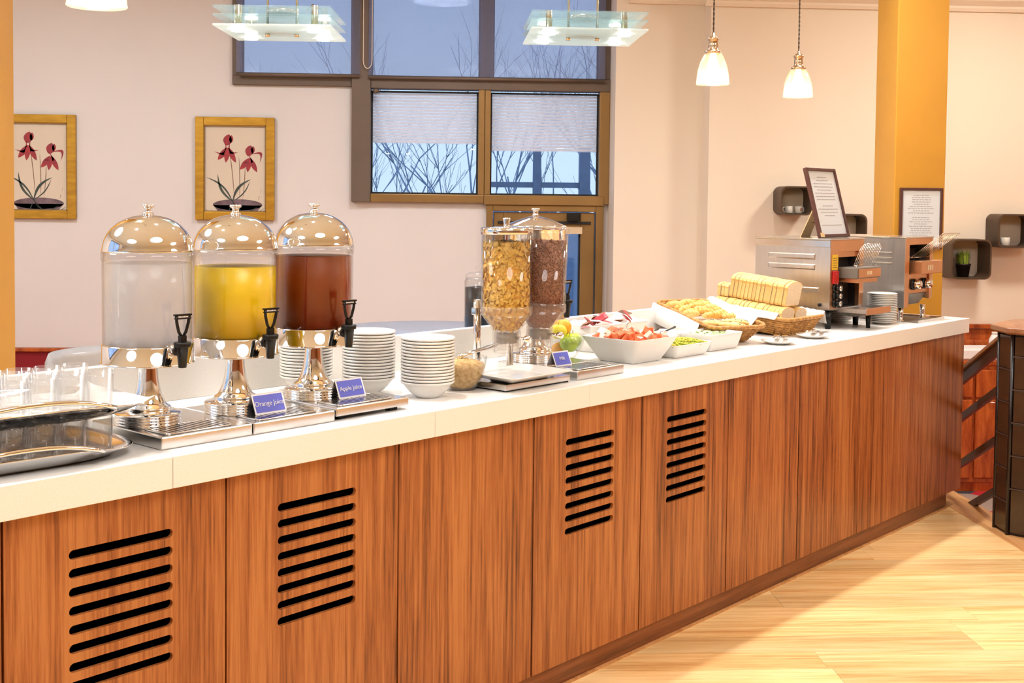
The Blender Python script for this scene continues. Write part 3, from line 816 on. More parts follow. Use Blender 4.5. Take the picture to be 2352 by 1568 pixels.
for j, (cx, tilt, mm_) in enumerate(((0.0, -0.015, 'flakes'), (0.1455, 0.055, 'puffs'))):
    M_ = Matrix.Translation((cx, 0, 0.10)) @ Matrix.Rotation(tilt, 4, 'Y')
    R = 0.0735

    def L_(prof, n_=40, cap=True):
        mb = MB(); mb.T = M_; mb.lathe(prof, n_, cap=cap); return mb
    cyl = L_([(R, 0.122), (R, 0.345), (R - 0.003, 0.345), (R - 0.003, 0.122)], cap=False).build('cylinder', 'acrylic', t)
    L_([(R + 0.002, 0.112), (R + 0.003, 0.114), (R + 0.003, 0.135), (R + 0.001, 0.137), (R + 0.0001, 0.137), (R + 0.0001, 0.112)], cap=False).build('collar', 'acrylic_hazy', t)
    L_([(0.033, 0.02), (0.033, 0.062), (R - 0.004, 0.113), (R + 0.002, 0.1125), (0.037, 0.060), (0.037, 0.02)], cap=False).build('funnel', 'acrylic_hazy', t)
    L_([(0.038, 0.066), (0.041, 0.062), (0.041, 0.006), (0.038, 0.0), (0.036, 0.0), (0.036, 0.06)], 28, cap=False).build('outlet', 'acrylic_hazy', t)
    L_([(0.0, 0.028), (0.031, 0.028), (0.031, 0.056), (0.0, 0.056)], 20).build('paddle', 'grey_panel', t)
    kn = MB(); kn.T = M_
    kn.tube([(0, -0.030, 0.045), (0, -0.078, 0.045)], 0.0045, 10).tube([(0, -0.074, 0.045), (0, -0.086, 0.045)], 0.010, 12)
    kn.tube([(-0.014, -0.080, 0.045), (0.014, -0.080, 0.045)], 0.0055, 8)
    kn.build('turn_knob', 'chrome', t)
    lidp = [(0, 0.346), (R + 0.002, 0.346), (R + 0.004, 0.349), (R + 0.004, 0.362), (R + 0.001, 0.365), (0.05, 0.367), (0, 0.3675)]
    lid = L_(lidp).build('lid', 'chrome' if j == 0 else 'acrylic', t)
    if j == 0:
        L_([(0, 0.367), (0.0105, 0.367), (0.0100, 0.372), (0.009, 0.374), (0.0115, 0.390), (0.0105, 0.3925), (0, 0.393)], 18).build('knob', 'chrome', lid)
    zt = 0.318 if j == 0 else 0.328
    if j == 0:
        L_([(0.0, 0.065), (0.028, 0.066), (R - 0.012, 0.117), (R - 0.012, zt - 0.008), (0, zt - 0.004)]).build('flake_core', 'cornflake_core', t)
        fk = MB(); fk.T = M_
        rnd = random.Random(5)
        for k in range(1500):
            z = rnd.uniform(0.07, zt); a = rnd.uniform(0, 2 * PI)
            rr = R - 0.0045 - rnd.uniform(0.002, 0.009)
            if z < 0.114: rr *= 0.42 + 0.56 * max(0, (z - 0.064)) / 0.05
            if rnd.random() < 0.1: z = zt; rr *= math.sqrt(rnd.random())
            s = rnd.uniform(0.006, 0.0105)
            rt = Matrix.Rotation(a, 3, 'Z') @ Matrix.Rotation(PI / 2, 3, 'Y') @ Euler((rnd.uniform(-.65, .65), rnd.uniform(-.65, .65), rnd.uniform(0, 6))).to_matrix()
            c = Vector((rr * math.cos(a), rr * math.sin(a), z))
            pts = [(-s, -s * .6, 0), (0, -s * .8, .0018), (s, -s * .4, 0), (s * .9, s * .5, .001), (0, s * .7, -.0016), (-s * .9, s * .5, .0008)]
            vs = []
            for q in pts:
                w_ = c + rt @ Vector(q); rad = math.hypot(w_.x, w_.y)
                lim = R - 0.0036
                if rad > lim: w_.x *= lim / rad; w_.y *= lim / rad
                vs.append(w_)
            fk.add(vs, [(0, 1, 5), (1, 4, 5), (1, 2, 4), (2, 3, 4)])
        tag(fk.build('corn_flakes', 'cornflake', t), kind='stuff')
    else:
        L_([(0.0, 0.062), (0.032, 0.062), (R - 0.008, 0.116), (R - 0.0075, zt - 0.003), (0, zt)]).build('puff_core', 'cocoa_puff', t)
        pf = MB(); pf.T = M_; rnd = random.Random(6)
        for k in range(2300):
            z = rnd.uniform(0.115, zt); a = rnd.uniform(0, 2 * PI); rr = R - 0.0068
            c = (rr * math.cos(a), rr * math.sin(a), z); r_ = rnd.uniform(0.0026, 0.0036)
            pf.add([(c[0] + r_ * dx, c[1] + r_ * dy, c[2] + r_ * dz) for dx, dy, dz in ((1, 0, 0), (-1, 0, 0), (0, 1, 0), (0, -1, 0), (0, 0, 1), (0, 0, -1))],
                   [(0, 2, 4), (2, 1, 4), (1, 3, 4), (3, 0, 4), (2, 0, 5), (1, 2, 5), (3, 1, 5), (0, 3, 5)], True)
        tag(pf.build('cocoa_puffs', 'cocoa_puff', t), kind='stuff')


def dish(name, label, cat, loc, rz, w, d, h, wb, db, r=0.02, th=0.005, m_='white_ceramic', group=None, rim=0.0, n=6):
    """rectangular ceramic dish: rim w x d, base wb x db"""
    def ringat(k, inset, z): return ring3(rrect(wb + (w - wb) * k - 2 * inset, db + (d - db) * k - 2 * inset, max(r * (0.6 + 0.5 * k) - inset, 0.003), n), z)
    rs = [ringat(0, 0.006, 0.0), ringat(0.0, 0.0, 0.004)]
    for k in (0.25, 0.5, 0.75, 0.97): rs.append(ringat(k ** 0.92, 0, 0.004 + (h - 0.004) * k))
    if rim: rs.append([(x * (1 + 2 * rim / w), y * (1 + 2 * rim / d), z) for x, y, z in ringat(1, 0, h - 0.001)])
    rs += [ringat(1, 0.001, h), ringat(1, th - 0.001, h), ringat(0.97, th, h - 0.002)]
    for k in (0.7, 0.4, 0.12): rs.append(ringat(k ** 0.92, th, 0.004 + (h - 0.004) * k))
    rs.append(ringat(0.0, th + 0.006, 0.007))
    o = MB().rings(rs, True).build(name, m_, None, loc, rz)
    for e in (): pass
    return tag(o, label, cat, group)


# square plate below the spouts
dish('square_plate', 'square white plate on the tray under the cereal spouts', 'plate', W(2.650, 2.318, ZT + 0.0215), RZ, 0.275, 0.205, 0.024, 0.18, 0.095, 0.022, 0.006, n=5)

# ------------------------------------------------------------------ stacked bowls
BOWL = [(0, 0.0), (0.031, 0.0), (0.0325, 0.003), (0.046, 0.012), (0.060, 0.0265), (0.0700, 0.040), (0.0738, 0.0405), (0.0752, 0.0430), (0.0745, 0.0460), (0.0715, 0.0468),
        (0.0680, 0.0435), (0.0565, 0.0275), (0.043, 0.0145), (0.033, 0.0070), (0, 0.0062)]
bowl_me = MB().lathe(BOWL, 40).mesh('bowl'); bowl_me.materials.append(MATS['white_ceramic'])


def stack(n_, u, v, pitch, me, name, what, where, cat, group, z0=ZT):
    for k in range(n_):
        o = link(name, me, None, W(u, v, z0 + k * pitch), random.uniform(0, 6))
        j = n_ - 1 - k
        pos = 'topmost' if j == 0 else ('bottom one' if k == 0 else '%s from the top' % ORD[j])
        tag(o, '%s, %s of the stack %s' % (what, pos, where), cat, group)


stack(15, 2.330, 2.375, 0.0086, bowl_me, 'cereal_bowl', 'white cereal bowl', 'beside the muesli', 'bowl', 'bowls stacked beside the muesli')
stack(16, 2.265, 2.545, 0.0086, bowl_me, 'cereal_bowl', 'white cereal bowl', 'in the middle of three', 'bowl', 'bowls in the middle stack')
stack(15, 2.160, 2.690, 0.0086, bowl_me, 'cereal_bowl', 'white cereal bowl', 'behind the apple juice', 'bowl', 'bowls stacked behind the apple juice')

# ------------------------------------------------------------------ muesli bowl
mu, mv = 2.490, 2.400
# rounded glass bowl
t = tag(MB().lathe([(0, 0), (0.032, 0), (0.046, 0.010), (0.062, 0.036), (0.070, 0.066), (0.0735, 0.094), (0.0745, 0.0955), (0.0725, 0.096), (0.0685, 0.067), (0.060, 0.038), (0.044, 0.013), (0.03, 0.004), (0, 0.004)], 40).build(
    'glass_bowl', 'glass', None, W(mu, mv, ZT), 0), 'round clear glass bowl holding muesli', 'bowl')
t = thing('muesli', 'heap of pale oat muesli inside the glass bowl', 'muesli', W(mu, mv, ZT))
MB().lathe([(0, 0.0045), (0.029, 0.0048), (0.0430, 0.0138), (0.0588, 0.0388), (0.0665, 0.066), (0.0665, 0.074), (0.045, 0.084), (0, 0.090)], 36).build('mass', 'muesli', t)
ot = MB(); rnd = random.Random(9)
for k in range(420):
    if rnd.random() < 0.5:
        rr = 0.064 * math.sqrt(rnd.random()); z = 0.090 - 0.016 * (rr / 0.066) ** 1.3 + 0.001
        a = rnd.uniform(0, 2 * PI)
    else:
        z = rnd.uniform(0.02, 0.076); rr = 0.045 + 0.021 * min(1, (z - 0.014) / 0.05); a = rnd.uniform(0, 2 * PI)
    s = rnd.uniform(0.002, 0.0042); rt = Euler((rnd.uniform(0, 6), rnd.uniform(0, 6), 0)).to_matrix()
    c = Vector((rr * math.cos(a), rr * math.sin(a), z))
    ot.add([c + rt @ Vector(q) for q in ((-s, 0, 0), (0, -s * .7, .0005), (s, 0, 0), (0, s * .7, -.0005))], [(0, 1, 2, 3)])
tag(ot.build('oat_flakes', 'oat', t), kind='stuff')
t = thing('serving_tongs', 'clear and steel serving tongs resting across the muesli bowl', 'tongs', W(mu, mv, ZT + 0.088), RZ)
for s in (-1, 1):
    MB().tube([(-0.01, 0.004 * s, 0.008), (0.05, 0.006 * s, 0.016), (0.10, 0.010 * s, 0.022), (0.15, 0.012 * s, 0.032), (0.172, 0.006 * s, 0.034)], [0.004, 0.0035, 0.003, 0.0035, 0.003], 6).build('arm', 'chrome', t)
MB().tube([(0.172, -0.006, 0.034), (0.176, 0, 0.034), (0.172, 0.006, 0.034)], 0.0035, 6).build('spring_end', 'chrome', t)

# ================================================================== FRUIT AND SALADS
fu, fv = 3.205, 2.600
tag(MB().lathe([(0, 0), (0.030, 0), (0.040, 0.010), (0.060, 0.045), (0.0725, 0.085), (0.0735, 0.0865), (0.0715, 0.087), (0.0580, 0.046), (0.038, 0.013), (0.028, 0.004), (0, 0.004)], 36).build(
    'glass_bowl', 'glass', None, W(fu, fv, ZT)), 'clear glass bowl holding apples and oranges', 'bowl')


def fruit(name, label, cat, du, dv, z, r, m_, stalk=True):
    t = thing(name, label, cat, W(fu + du, fv + dv, ZT + z), random.uniform(0, 6), 'fruit in the glass bowl')
    if cat == 'apple':
        prof = []
        for k in range(13):
            a = -PI / 2 + PI * k / 12
            prof.append((r * math.cos(a) * (1.0 + 0.06 * math.sin(a)), r * 0.9 * math.sin(a) - (0.006 * (max(0, abs(math.sin(a)) - 0.86) / 0.14) * (1 if math.sin(a) > 0 else -1))))
        MB().lathe(prof, 22).build('flesh', m_, t)
        MB().tube([(0, 0, r * 0.72), (0.001, 0, r * 0.95), (0.003, 0, r * 1.08)], 0.0012, 5).build('stalk', 'stem_print', t)
    else:
        MB().ball((0, 0, 0), r, (1, 1, 0.95), 20, 12).build('flesh', m_, t)
        MB().lathe([(0, r * .93), (0.003, r * .94), (0, r * 0.965)], 8).build('stem_scar', 'lettuce', t)


fruit('green_apple', 'green apple lying nearest the name card in the fruit bowl', 'apple', -0.012, -0.028, 0.058, 0.033, 'apple_green')
fruit('green_apple', 'green apple on the salad bowl side of the fruit bowl', 'apple', 0.036, -0.006, 0.064, 0.032, 'apple_green')
fruit('orange', 'orange low in the glass fruit bowl', 'orange', -0.018, 0.010, 0.034, 0.028, 'orange_fruit')
fruit('yellow_apple', 'yellow green apple on top of the fruit bowl', 'apple', -0.022, 0.012, 0.097, 0.030, 'lemon')
fruit('orange', 'orange on top of the fruit bowl beside the black tap', 'orange', 0.026, 0.034, 0.107, 0.033, 'orange_fruit')


def chunks(n_, name, label, cat, group, mats, cx, cy, w, d, z, size, seed, rz):
    rnd = random.Random(seed); k = 0; tries = 0; done = []
    c, s = math.cos(rz), math.sin(rz)
    while k < n_ and tries < 4000:
        tries += 1
        x, y = rnd.uniform(-w / 2, w / 2), rnd.uniform(-d / 2, d / 2)
        lvl = 0 if k < n_ * 0.7 else 1
        if any((x - a) ** 2 + (y - b) ** 2 < (size * 1.25) ** 2 and l2 == lvl for a, b, l2 in done): 
            continue
        done.append((x, y, lvl))
        mb = MB(); rt = Euler((rnd.uniform(0, 6), rnd.uniform(0, 6), rnd.uniform(0, 6))).to_matrix()
        cube = [(-1, -1, -1), (1, -1, -1), (1, 1, -1), (-1, 1, -1), (-1, -1, 1), (1, -1, 1), (1, 1, 1), (-1, 1, 1)]
        sz = (size * 0.95, size * rnd.uniform(0.6, 0.9), size * rnd.uniform(0.45, 0.7))
        mb.add([rt @ Vector([q[i_] * sz[i_] * rnd.uniform(0.7, 1.1) for i_ in range(3)]) for q in cube], [(0, 3, 2, 1), (4, 5, 6, 7), (0, 1, 5, 4), (1, 2, 6, 5), (2, 3, 7, 6), (3, 0, 4, 7)])
        p_ = W(cx, cy, z + lvl * size * 0.9) + Vector((c * x - s * y, s * x + c * y, 0))
        mname = mats[k % len(mats)]
        o = mb.build(name[k % len(name)], mname, None, p_)
        tag(o, label[k % len(label)] % ('front' if y < 0 else 'back', 'fruit bowl' if x < 0 else 'lettuce'), cat[k % len(cat)], group)
        k += 1


# big tapered salad bowl
SA = dish('salad_bowl', 'large square tapered white bowl of tomato salad', 'bowl', W(3.355, 2.435, ZT), RZ, 0.255, 0.245, 0.086, 0.165, 0.150, 0.022, 0.006)
MB().prism(rrect(0.200, 0.190, 0.02, 4), 0.048, 0.070).build('salad_bed', 'tomato')
bpy.data.objects['salad_bed'].location = W(3.355, 2.435, ZT); bpy.data.objects['salad_bed'].rotation_euler = (0, 0, RZ)
tag(bpy.data.objects['salad_bed'], 'bed of chopped tomato filling the square bowl', 'salad', kind='stuff')
chunks(56, ('tomato_piece', 'tomato_piece', 'tomato_piece', 'feta_piece'), ('piece of red tomato at the %s of the square salad bowl, %s side',) * 3 + ('piece of white cheese at the %s of the square salad bowl, %s side',),
       ('tomato',) * 3 + ('cheese',), 'pieces of tomato salad', ('tomato', 'tomato', 'tomato', 'feta'), 3.355, 2.435, 0.195, 0.185, 0.080 + ZT, 0.0165, 4, RZ)
t = thing('serving_spoon', 'steel serving spoon lying in the tomato salad', 'spoon', W(3.365, 2.47, ZT + 0.100), RZ + 0.4)
MB().ball((0, 0, 0), 0.024, (1.3, 0.9, 0.32), 14, 6).build('spoon_bowl', 'chrome', t)
MB().tube([(0.028, 0, 0.003), (0.08, 0.005, 0.012), (0.13, 0.008, 0.014)], [0.003, 0.0035, 0.005], 6).build('handle', 'chrome', t)

# rectangular dishes
dish('serving_dish', 'rectangular white dish of shredded lettuce and sweetcorn', 'dish', W(3.600, 2.395, ZT), RZ, 0.235, 0.135, 0.047, 0.195, 0.100, 0.018, 0.005)
lt = MB(); rnd = random.Random(12)
for k in range(240):
    x, y = rnd.uniform(-0.10, 0.10), rnd.uniform(-0.052, 0.052)
    z = 0.040 + 0.018 * (1 - (x / 0.11) ** 2) * (1 - (y / 0.06) ** 2) + rnd.uniform(-0.003, 0.003)
    a = rnd.uniform(0, PI); l_ = rnd.uniform(0.008, 0.018)
    dx, dy = l_ * math.cos(a), l_ * math.sin(a)
    lt.tube([(x - dx, y - dy, z - 0.003), (x, y, z + 0.002), (x + dx, y + dy, z - 0.002)], 0.0022, 4)
t = thing('lettuce_salad', 'shredded lettuce with sweetcorn heaped in the rectangular dish', 'salad', W(3.600, 2.395, ZT), RZ)
t['kind'] = 'stuff'
MB().prism(rrect(0.195, 0.105, 0.015, 4), 0.012, 0.036).build('bed', 'lettuce', t)
lt.build('shreds', 'lettuce', t)
cn = MB()
for k in range(70):
    x, y = rnd.uniform(-0.095, 0.095), rnd.uniform(-0.05, 0.05); z = 0.043 + 0.018 * (1 - (x / 0.11) ** 2) * (1 - (y / 0.06) ** 2)
    cn.ball((x, y, z), 0.0042, (1, 1, 0.8), 6, 4)
cn.build('corn', 'sweetcorn', t)
dish('serving_dish', 'rectangular white dish of pale sliced cucumber', 'dish', W(3.850, 2.430, ZT), RZ, 0.215, 0.165, 0.062, 0.185, 0.130, 0.012, 0.005)
t = thing('cucumber_salad', 'pale cucumber salad filling the dish beside the pastries', 'salad', W(3.850, 2.430, ZT), RZ)
t['kind'] = 'stuff'
MB().prism(rrect(0.180, 0.130, 0.012, 4), 0.014, 0.050).build('bed', 'feta', t)
cu = MB()
for k in range(90):
    x, y = rnd.uniform(-0.088, 0.088), rnd.uniform(-0.062, 0.062)
    rt = Euler((rnd.uniform(-.5, .5), rnd.uniform(-.5, .5), 0)).to_matrix()
    cu.ball((x, y, 0.052 + rnd.uniform(0, 0.004)), 0.010, (1, 1, 0.2), 8, 4, rt)
cu.build('slices', 'cucumber', t)
dish('serving_dish', 'low white dish behind the lettuce with two spoons across it', 'dish', W(3.675, 2.555, ZT), RZ, 0.300, 0.140, 0.060, 0.26, 0.11, 0.012, 0.005)
t = tag(MB().prism(rrect(0.262, 0.112, 0.012, 4), 0.016, 0.050).build('spread', 'feta', None, W(3.675, 2.555, ZT), RZ), 'pale spread filling the low dish behind the lettuce', 'spread')
for k, (du, lab) in enumerate(((-0.03, 'dark handled spoon nearer the lettuce across the low dish'), (0.08, 'dark handled spoon farther from the lettuce across the low dish'))):
    t = thing('serving_spoon', lab, 'spoon', W(3.675 + du, 2.545, ZT + 0.066), RZ + 0.25, 'spoons across the low dish')
    MB().ball((-0.06, 0, -0.003), 0.018, (1.3, 0.8, 0.3), 12, 6).build('spoon_bowl', 'chrome', t)
    MB().tube([(-0.04, 0, 0), (0.02, 0, 0.003), (0.06, 0, 0.006)], [0.0025, 0.003, 0.0045], 6).build('handle', 'black_plastic', t)

# sachet bowl
dish('sachet_bowl', 'long white bowl of tea and jam sachets behind the salad', 'bowl', W(3.560, 2.700, ZT), RZ, 0.34, 0.17, 0.100, 0.28, 0.12, 0.02, 0.005)
tag(MB().prism(rrect(0.28, 0.125, 0.015, 4), 0.008, 0.078).build('sachet_bed', 'sachet_brown', None, W(3.560, 2.700, ZT), RZ), 'layer of sachets lining the long white bowl', 'sachets', kind='stuff')
rnd = random.Random(31)
cols = ('sachet_red', 'sachet_brown', 'sachet_white')
wher = ('at the fruit end of the long bowl', 'in the middle of the long bowl', 'at the pastry end of the long bowl')
cn_ = ('dark red', 'brown', 'white')
for k in range(21):
    q = k // 7
    x = -0.12 + 0.12 * q + rnd.uniform(-0.045, 0.045); y = rnd.uniform(-0.05, 0.05); w_, h_ = 0.024, 0.016
    mb = MB(); mb.T = Euler((rnd.uniform(-.7, .7), rnd.uniform(-.6, .6), rnd.uniform(0, 6))).to_matrix().to_4x4()
    mb.rings([ring3(rrect(2 * w_, 2 * h_, 0.002, 1), 0), ring3(rrect(1.8 * w_, 1.75 * h_, 0.004, 1), 0.003), ring3(rrect(1.2 * w_, 1.0 * h_, 0.004, 1), 0.005)], False)
    o = mb.build('sachet', cols[k % 3], None, W(3.560 + x, 2.700 + y, ZT + 0.090 + 0.010 * (k % 4)), RZ)
    tag(o, '%s foil sachet lying %s' % (cn_[k % 3], wher[q]), 'sachet', 'sachets in the long white bowl')


# ================================================================== BASKETS AND BREAD
def basket(label, loc, rot, l0, w0, l1, w1, h, cloth=True):
    t = thing('bread_basket', label, 'basket', loc, rot=rot, group='wicker baskets')
    nS = 8
    st_ = MB()
    for i in range(nS):
        k = (i + 0.5) / nS; L_, W_ = l0 + (l1 - l0) * k, w0 + (w1 - w0) * k
        poly = rrect(L_, W_, 0.045, 6); pts = []
        m_ = len(poly)
        for a in range(m_):
            x0, y0 = poly[a]; x1, y1 = poly[(a + 1) % m_]; seg = max(1, int(math.hypot(x1 - x0, y1 - y0) / 0.012))
            for b in range(seg): pts.append((x0 + (x1 - x0) * b / seg, y0 + (y1 - y0) * b / seg))
        rr = []
        for j, (x, y) in enumerate(pts):
            d = 0.0032 * (1 if (j + i) % 2 else -1); ln = math.hypot(x, y); rr.append((x * (1 + d / ln), y * (1 + d / ln), h * k))
        st_.tube(rr, h / nS * 0.56, 5, True)
    tag(st_.build('woven_sides', 'wicker', t), kind='stuff')
    MB().tube(ring3(rrect(l1 + 0.004, w1 + 0.004, 0.045, 6), h), 0.0085, 7, True).build('rim', 'wicker', t)
    MB().prism(rrect(l0, w0, 0.045, 6), 0.0, 0.005).build('bottom', 'wicker', t)
    up = MB(); poly = rrect(l0 + (l1 - l0) * .5, w0 + (w1 - w0) * .5, 0.045, 6)
    for j in range(36):
        a = 2 * PI * j / 36
        x0, y0 = poly[int(j * len(poly) / 36)]
        sx_, sy_ = l0 / (l0 + (l1 - l0) * .5), l1 / (l0 + (l1 - l0) * .5)
        up.tube([(x0 * sx_, y0 * sx_, 0.002), (x0 * sy_, y0 * sy_, h)], 0.0028, 4)
    tag(up.build('stakes', 'wicker', t), kind='stuff')
    return t


def place(loc, rot):
    return Matrix.Translation(loc) @ Euler(rot).to_matrix().to_4x4()


# pastry basket, tilted against the ledge.  local x = long axis, from the front of the buffet to the back
PA = RZ + math.radians(66)
p_loc = W(4.112, 2.604, ZT + 0.027); p_rot = (0, -math.radians(9), PA)
basket('shallow wicker basket of small pastries and seeded rolls, lined with white cloth', p_loc, p_rot, 0.30, 0.19, 0.43, 0.25, 0.075)
PM = place(p_loc, p_rot)
cl = MB()
gridn = 15; rows_ = []
for i in range(gridn):
    r_ = []
    for j in range(gridn):
        x = -0.14 + 0.345 * i / (gridn - 1); s = -1 + 2 * j / (gridn - 1)
        y = 0.150 * s; z = 0.02 if abs(y) < 0.075 else 0.02 + (abs(y) - 0.075) / 0.05 * 0.070
        if y > 0.125: z = 0.0865 - (y - 0.125) * 3.2; y = 0.125 + (y - 0.125) * 0.9 + 0.010
        if y < -0.125: z = 0.090; 
        z += 0.002 * math.sin(9 * s + 20 * x)
        r_.append((x, y, z))
    rows_.append(r_)
vs = [q for r_ in rows_ for q in r_]
fs = [(i * gridn + j, i * gridn + j + 1, (i + 1) * gridn + j + 1, (i + 1) * gridn + j) for i in range(gridn - 1) for j in range(gridn - 1)]
cl.add(vs, fs, True)
o = cl.build('cloth_napkin', 'linen', None, p_loc); o.rotation_euler = p_rot
sd = o.modifiers.new('thick', 'SOLIDIFY'); sd.thickness = 0.0015
tag(o, 'white cloth draped over the side of the pastry basket', 'napkin')
rnd = random.Random(77)
pk = 0
for i in range(8):
    for j in range(3):
        x = 0.165 - 0.030 * i + rnd.uniform(-.006, .006); y = 0.065 - 0.062 * j + rnd.uniform(-.006, .006)
        if i >= 6 and j == 0: continue
        mb = MB(); n_ = 9; pts = []; rad = []
        for k in range(n_):
            q = -1 + 2 * k / (n_ - 1); pts.append((0.006 * q * q, 0.034 * q, -0.004 * q * q)); rad.append(0.0145 * math.sqrt(max(0.03, 1 - q * q * 0.93)))
        mb.tube(pts, rad, 9)
        for k in (-0.5, 0.0, 0.5):
            mb.tube([(0.012 * math.cos(a) , 0.034 * k + 0.004 * math.sin(a), 0.0142 * math.sin(a)) for a in [PI * z_ / 6 for z_ in range(7)]], 0.0017, 4)
        o = mb.build('pastry', 'pastry_light' if (i + j) % 2 else 'pastry', None, PM @ Vector((x, y, 0.062 + 0.012 * math.sin(PI * (j + .5) / 3) + 0.006 * (i % 2) + (0.006 if i < 5 else 0))))
        o.rotation_euler = (rnd.uniform(-.2, .2), -0.35 + rnd.uniform(-.2, .2), PA + rnd.uniform(-0.35, 0.35))
        side = ('on the cloth side', 'in the middle', 'on the sliced bread side')[j]
        tag(o, 'golden pastry %s of the basket, %s row from the ledge' % (side, ORD[i]), 'pastry', 'small pastries in the basket')
for i, (x, y, a, lab) in enumerate(((-0.100, 0.045, 0.2, 'seeded flat roll nearest the cloth edge of the pastry basket'), (-0.105, -0.055, 0.1, 'seeded flat roll on the bread side of the pastry basket'),
                                    (-0.165, 0.000, -0.1, 'seeded flat roll at the front end of the pastry basket'))):
    t = thing('seeded_roll', lab, 'roll', PM @ Vector((x, y, 0.060 + 0.004 * i)), rot=(0.05, -0.12, PA + PI / 2 + a), group='seeded rolls in the basket')
    MB().ball((0, 0, 0), 0.05, (1.25, 0.78, 0.34), 20, 8).build('crust', 'pastry_light', t)
    sd_ = MB()
    for k in range(38):
        aa = rnd.uniform(0, 2 * PI); q = math.sqrt(rnd.random()) * 0.9
        xx, yy = 0.0625 * q * math.cos(aa), 0.039 * q * math.sin(aa)
        sd_.ball((xx, yy, 0.017 * math.sqrt(1 - q * q) + 0.0004), 0.0019, (1.4, 1, 0.6), 5, 3)
    sd_.build('seeds', 'seed', t)

# bread basket
b_loc = W(4.535, 2.600, ZT + 0.017); b_rot = (0, -math.radians(5.5), RZ + PI / 2)
basket('wicker basket of sliced bread beside the nearer toaster', b_loc, b_rot, 0.34, 0.25, 0.395, 0.32, 0.072)
BM = place(b_loc, b_rot)
for sgn, lab in ((1, 'white napkin tucked under the bread on the pastry side'), (-1, 'white napkin folded over the toaster side of the bread basket')):
    cl = MB(); vs = []
    for i in range(10):
        for j in range(7):
            x = (-0.15 + 0.30 * i / 9) if sgn == 1 else (-0.20 + 0.12 * i / 9)
            s = j / 6
            y = sgn * (0.120 + 0.06 * s); z = 0.055 + 0.075 * s if s < 0.5 else (0.0925 - (s - 0.5) * (0.05 if sgn == 1 else 0.11))
            vs.append((x, y, z + 0.002 * math.sin(3 * i + j)))
    cl.add(vs, [(i * 7 + j, i * 7 + j + 1, (i + 1) * 7 + j + 1, (i + 1) * 7 + j) for i in range(9) for j in range(6)], True)
    o = cl.build('cloth_napkin', 'linen', None, b_loc); o.rotation_euler = b_rot
    o.modifiers.new('thick', 'SOLIDIFY').thickness = 0.0015
    tag(o, lab, 'napkin', 'napkins in the bread basket')


def slice_meshes(w, h, th):
    prof = []
    for k in range(9): a = PI * k / 8; prof.append((w / 2 * 1.03 * math.cos(a), h * 0.76 + h * 0.24 * math.sin(a)))
    prof += [(-w / 2 * 0.96, h * 0.66), (-w / 2 * 0.95, 0.008), (-w / 2 * 0.88, 0.0), (w / 2 * 0.88, 0.0), (w / 2 * 0.95, 0.008), (w / 2 * 0.96, h * 0.66)]
    inn = [(x * 0.95, (z - h / 2) * 0.95 + h / 2) for x, z in prof]
    t2 = th / 2
    cm = MB().rings([[(-t2, x, z) for x, z in inn], [(t2, x, z) for x, z in inn]], False).mesh('crumb'); cm.materials.append(MATS['bread_crumb'])
    ck = MB().rings([[(-t2 + 0.0006, x, z) for x, z in inn], [(-t2 + 0.0006, x, z) for x, z in prof], [(t2 - 0.0006, x, z) for x, z in prof], [(t2 - 0.0006, x, z) for x, z in inn]], False, False, False).mesh('crust')
    ck.materials.append(MATS['bread_crust'])
    return cm, ck


def loaf(n_, y0, z0, x_far, pitch, w, h, where, group, lean=0.0):
    cm, ck = slice_meshes(w, h, pitch * 0.90)
    for k in range(n_):
        ln = lean + rnd.uniform(-0.02, 0.02)
        t = thing('bread_slice', 'white bread slice, %s from the ledge in the %s' % (ORD[k], where), 'bread slice', (0, 0, 0), group=group)
        t.matrix_world = BM @ Matrix.Translation((x_far - pitch * k, y0 + rnd.uniform(-.0025, .0025), z0 + rnd.uniform(0, .002))) @ Matrix.Rotation(ln, 4, 'Y') @ Matrix.Rotation(rnd.uniform(-.02, .02), 4, 'Z')
        link('crumb', cm, t); link('crust', ck, t)


loaf(18, 0.045, 0.010, 0.185, 0.0185, 0.105, 0.098, 'lower row beside the pastries', 'slices in the lower row by the pastries')
loaf(18, -0.062, 0.010, 0.185, 0.0185, 0.100, 0.090, 'lower row beside the toaster', 'slices in the lower row by the toaster')
loaf(15, 0.000, 0.1105, 0.135, 0.0180, 0.128, 0.104, 'upper row', 'slices in the upper row', -0.10)
loaf(3, 0.030, 0.1105, 0.188, 0.0175, 0.085, 0.055, 'low heap behind the upper row', 'slices heaped behind the upper row')


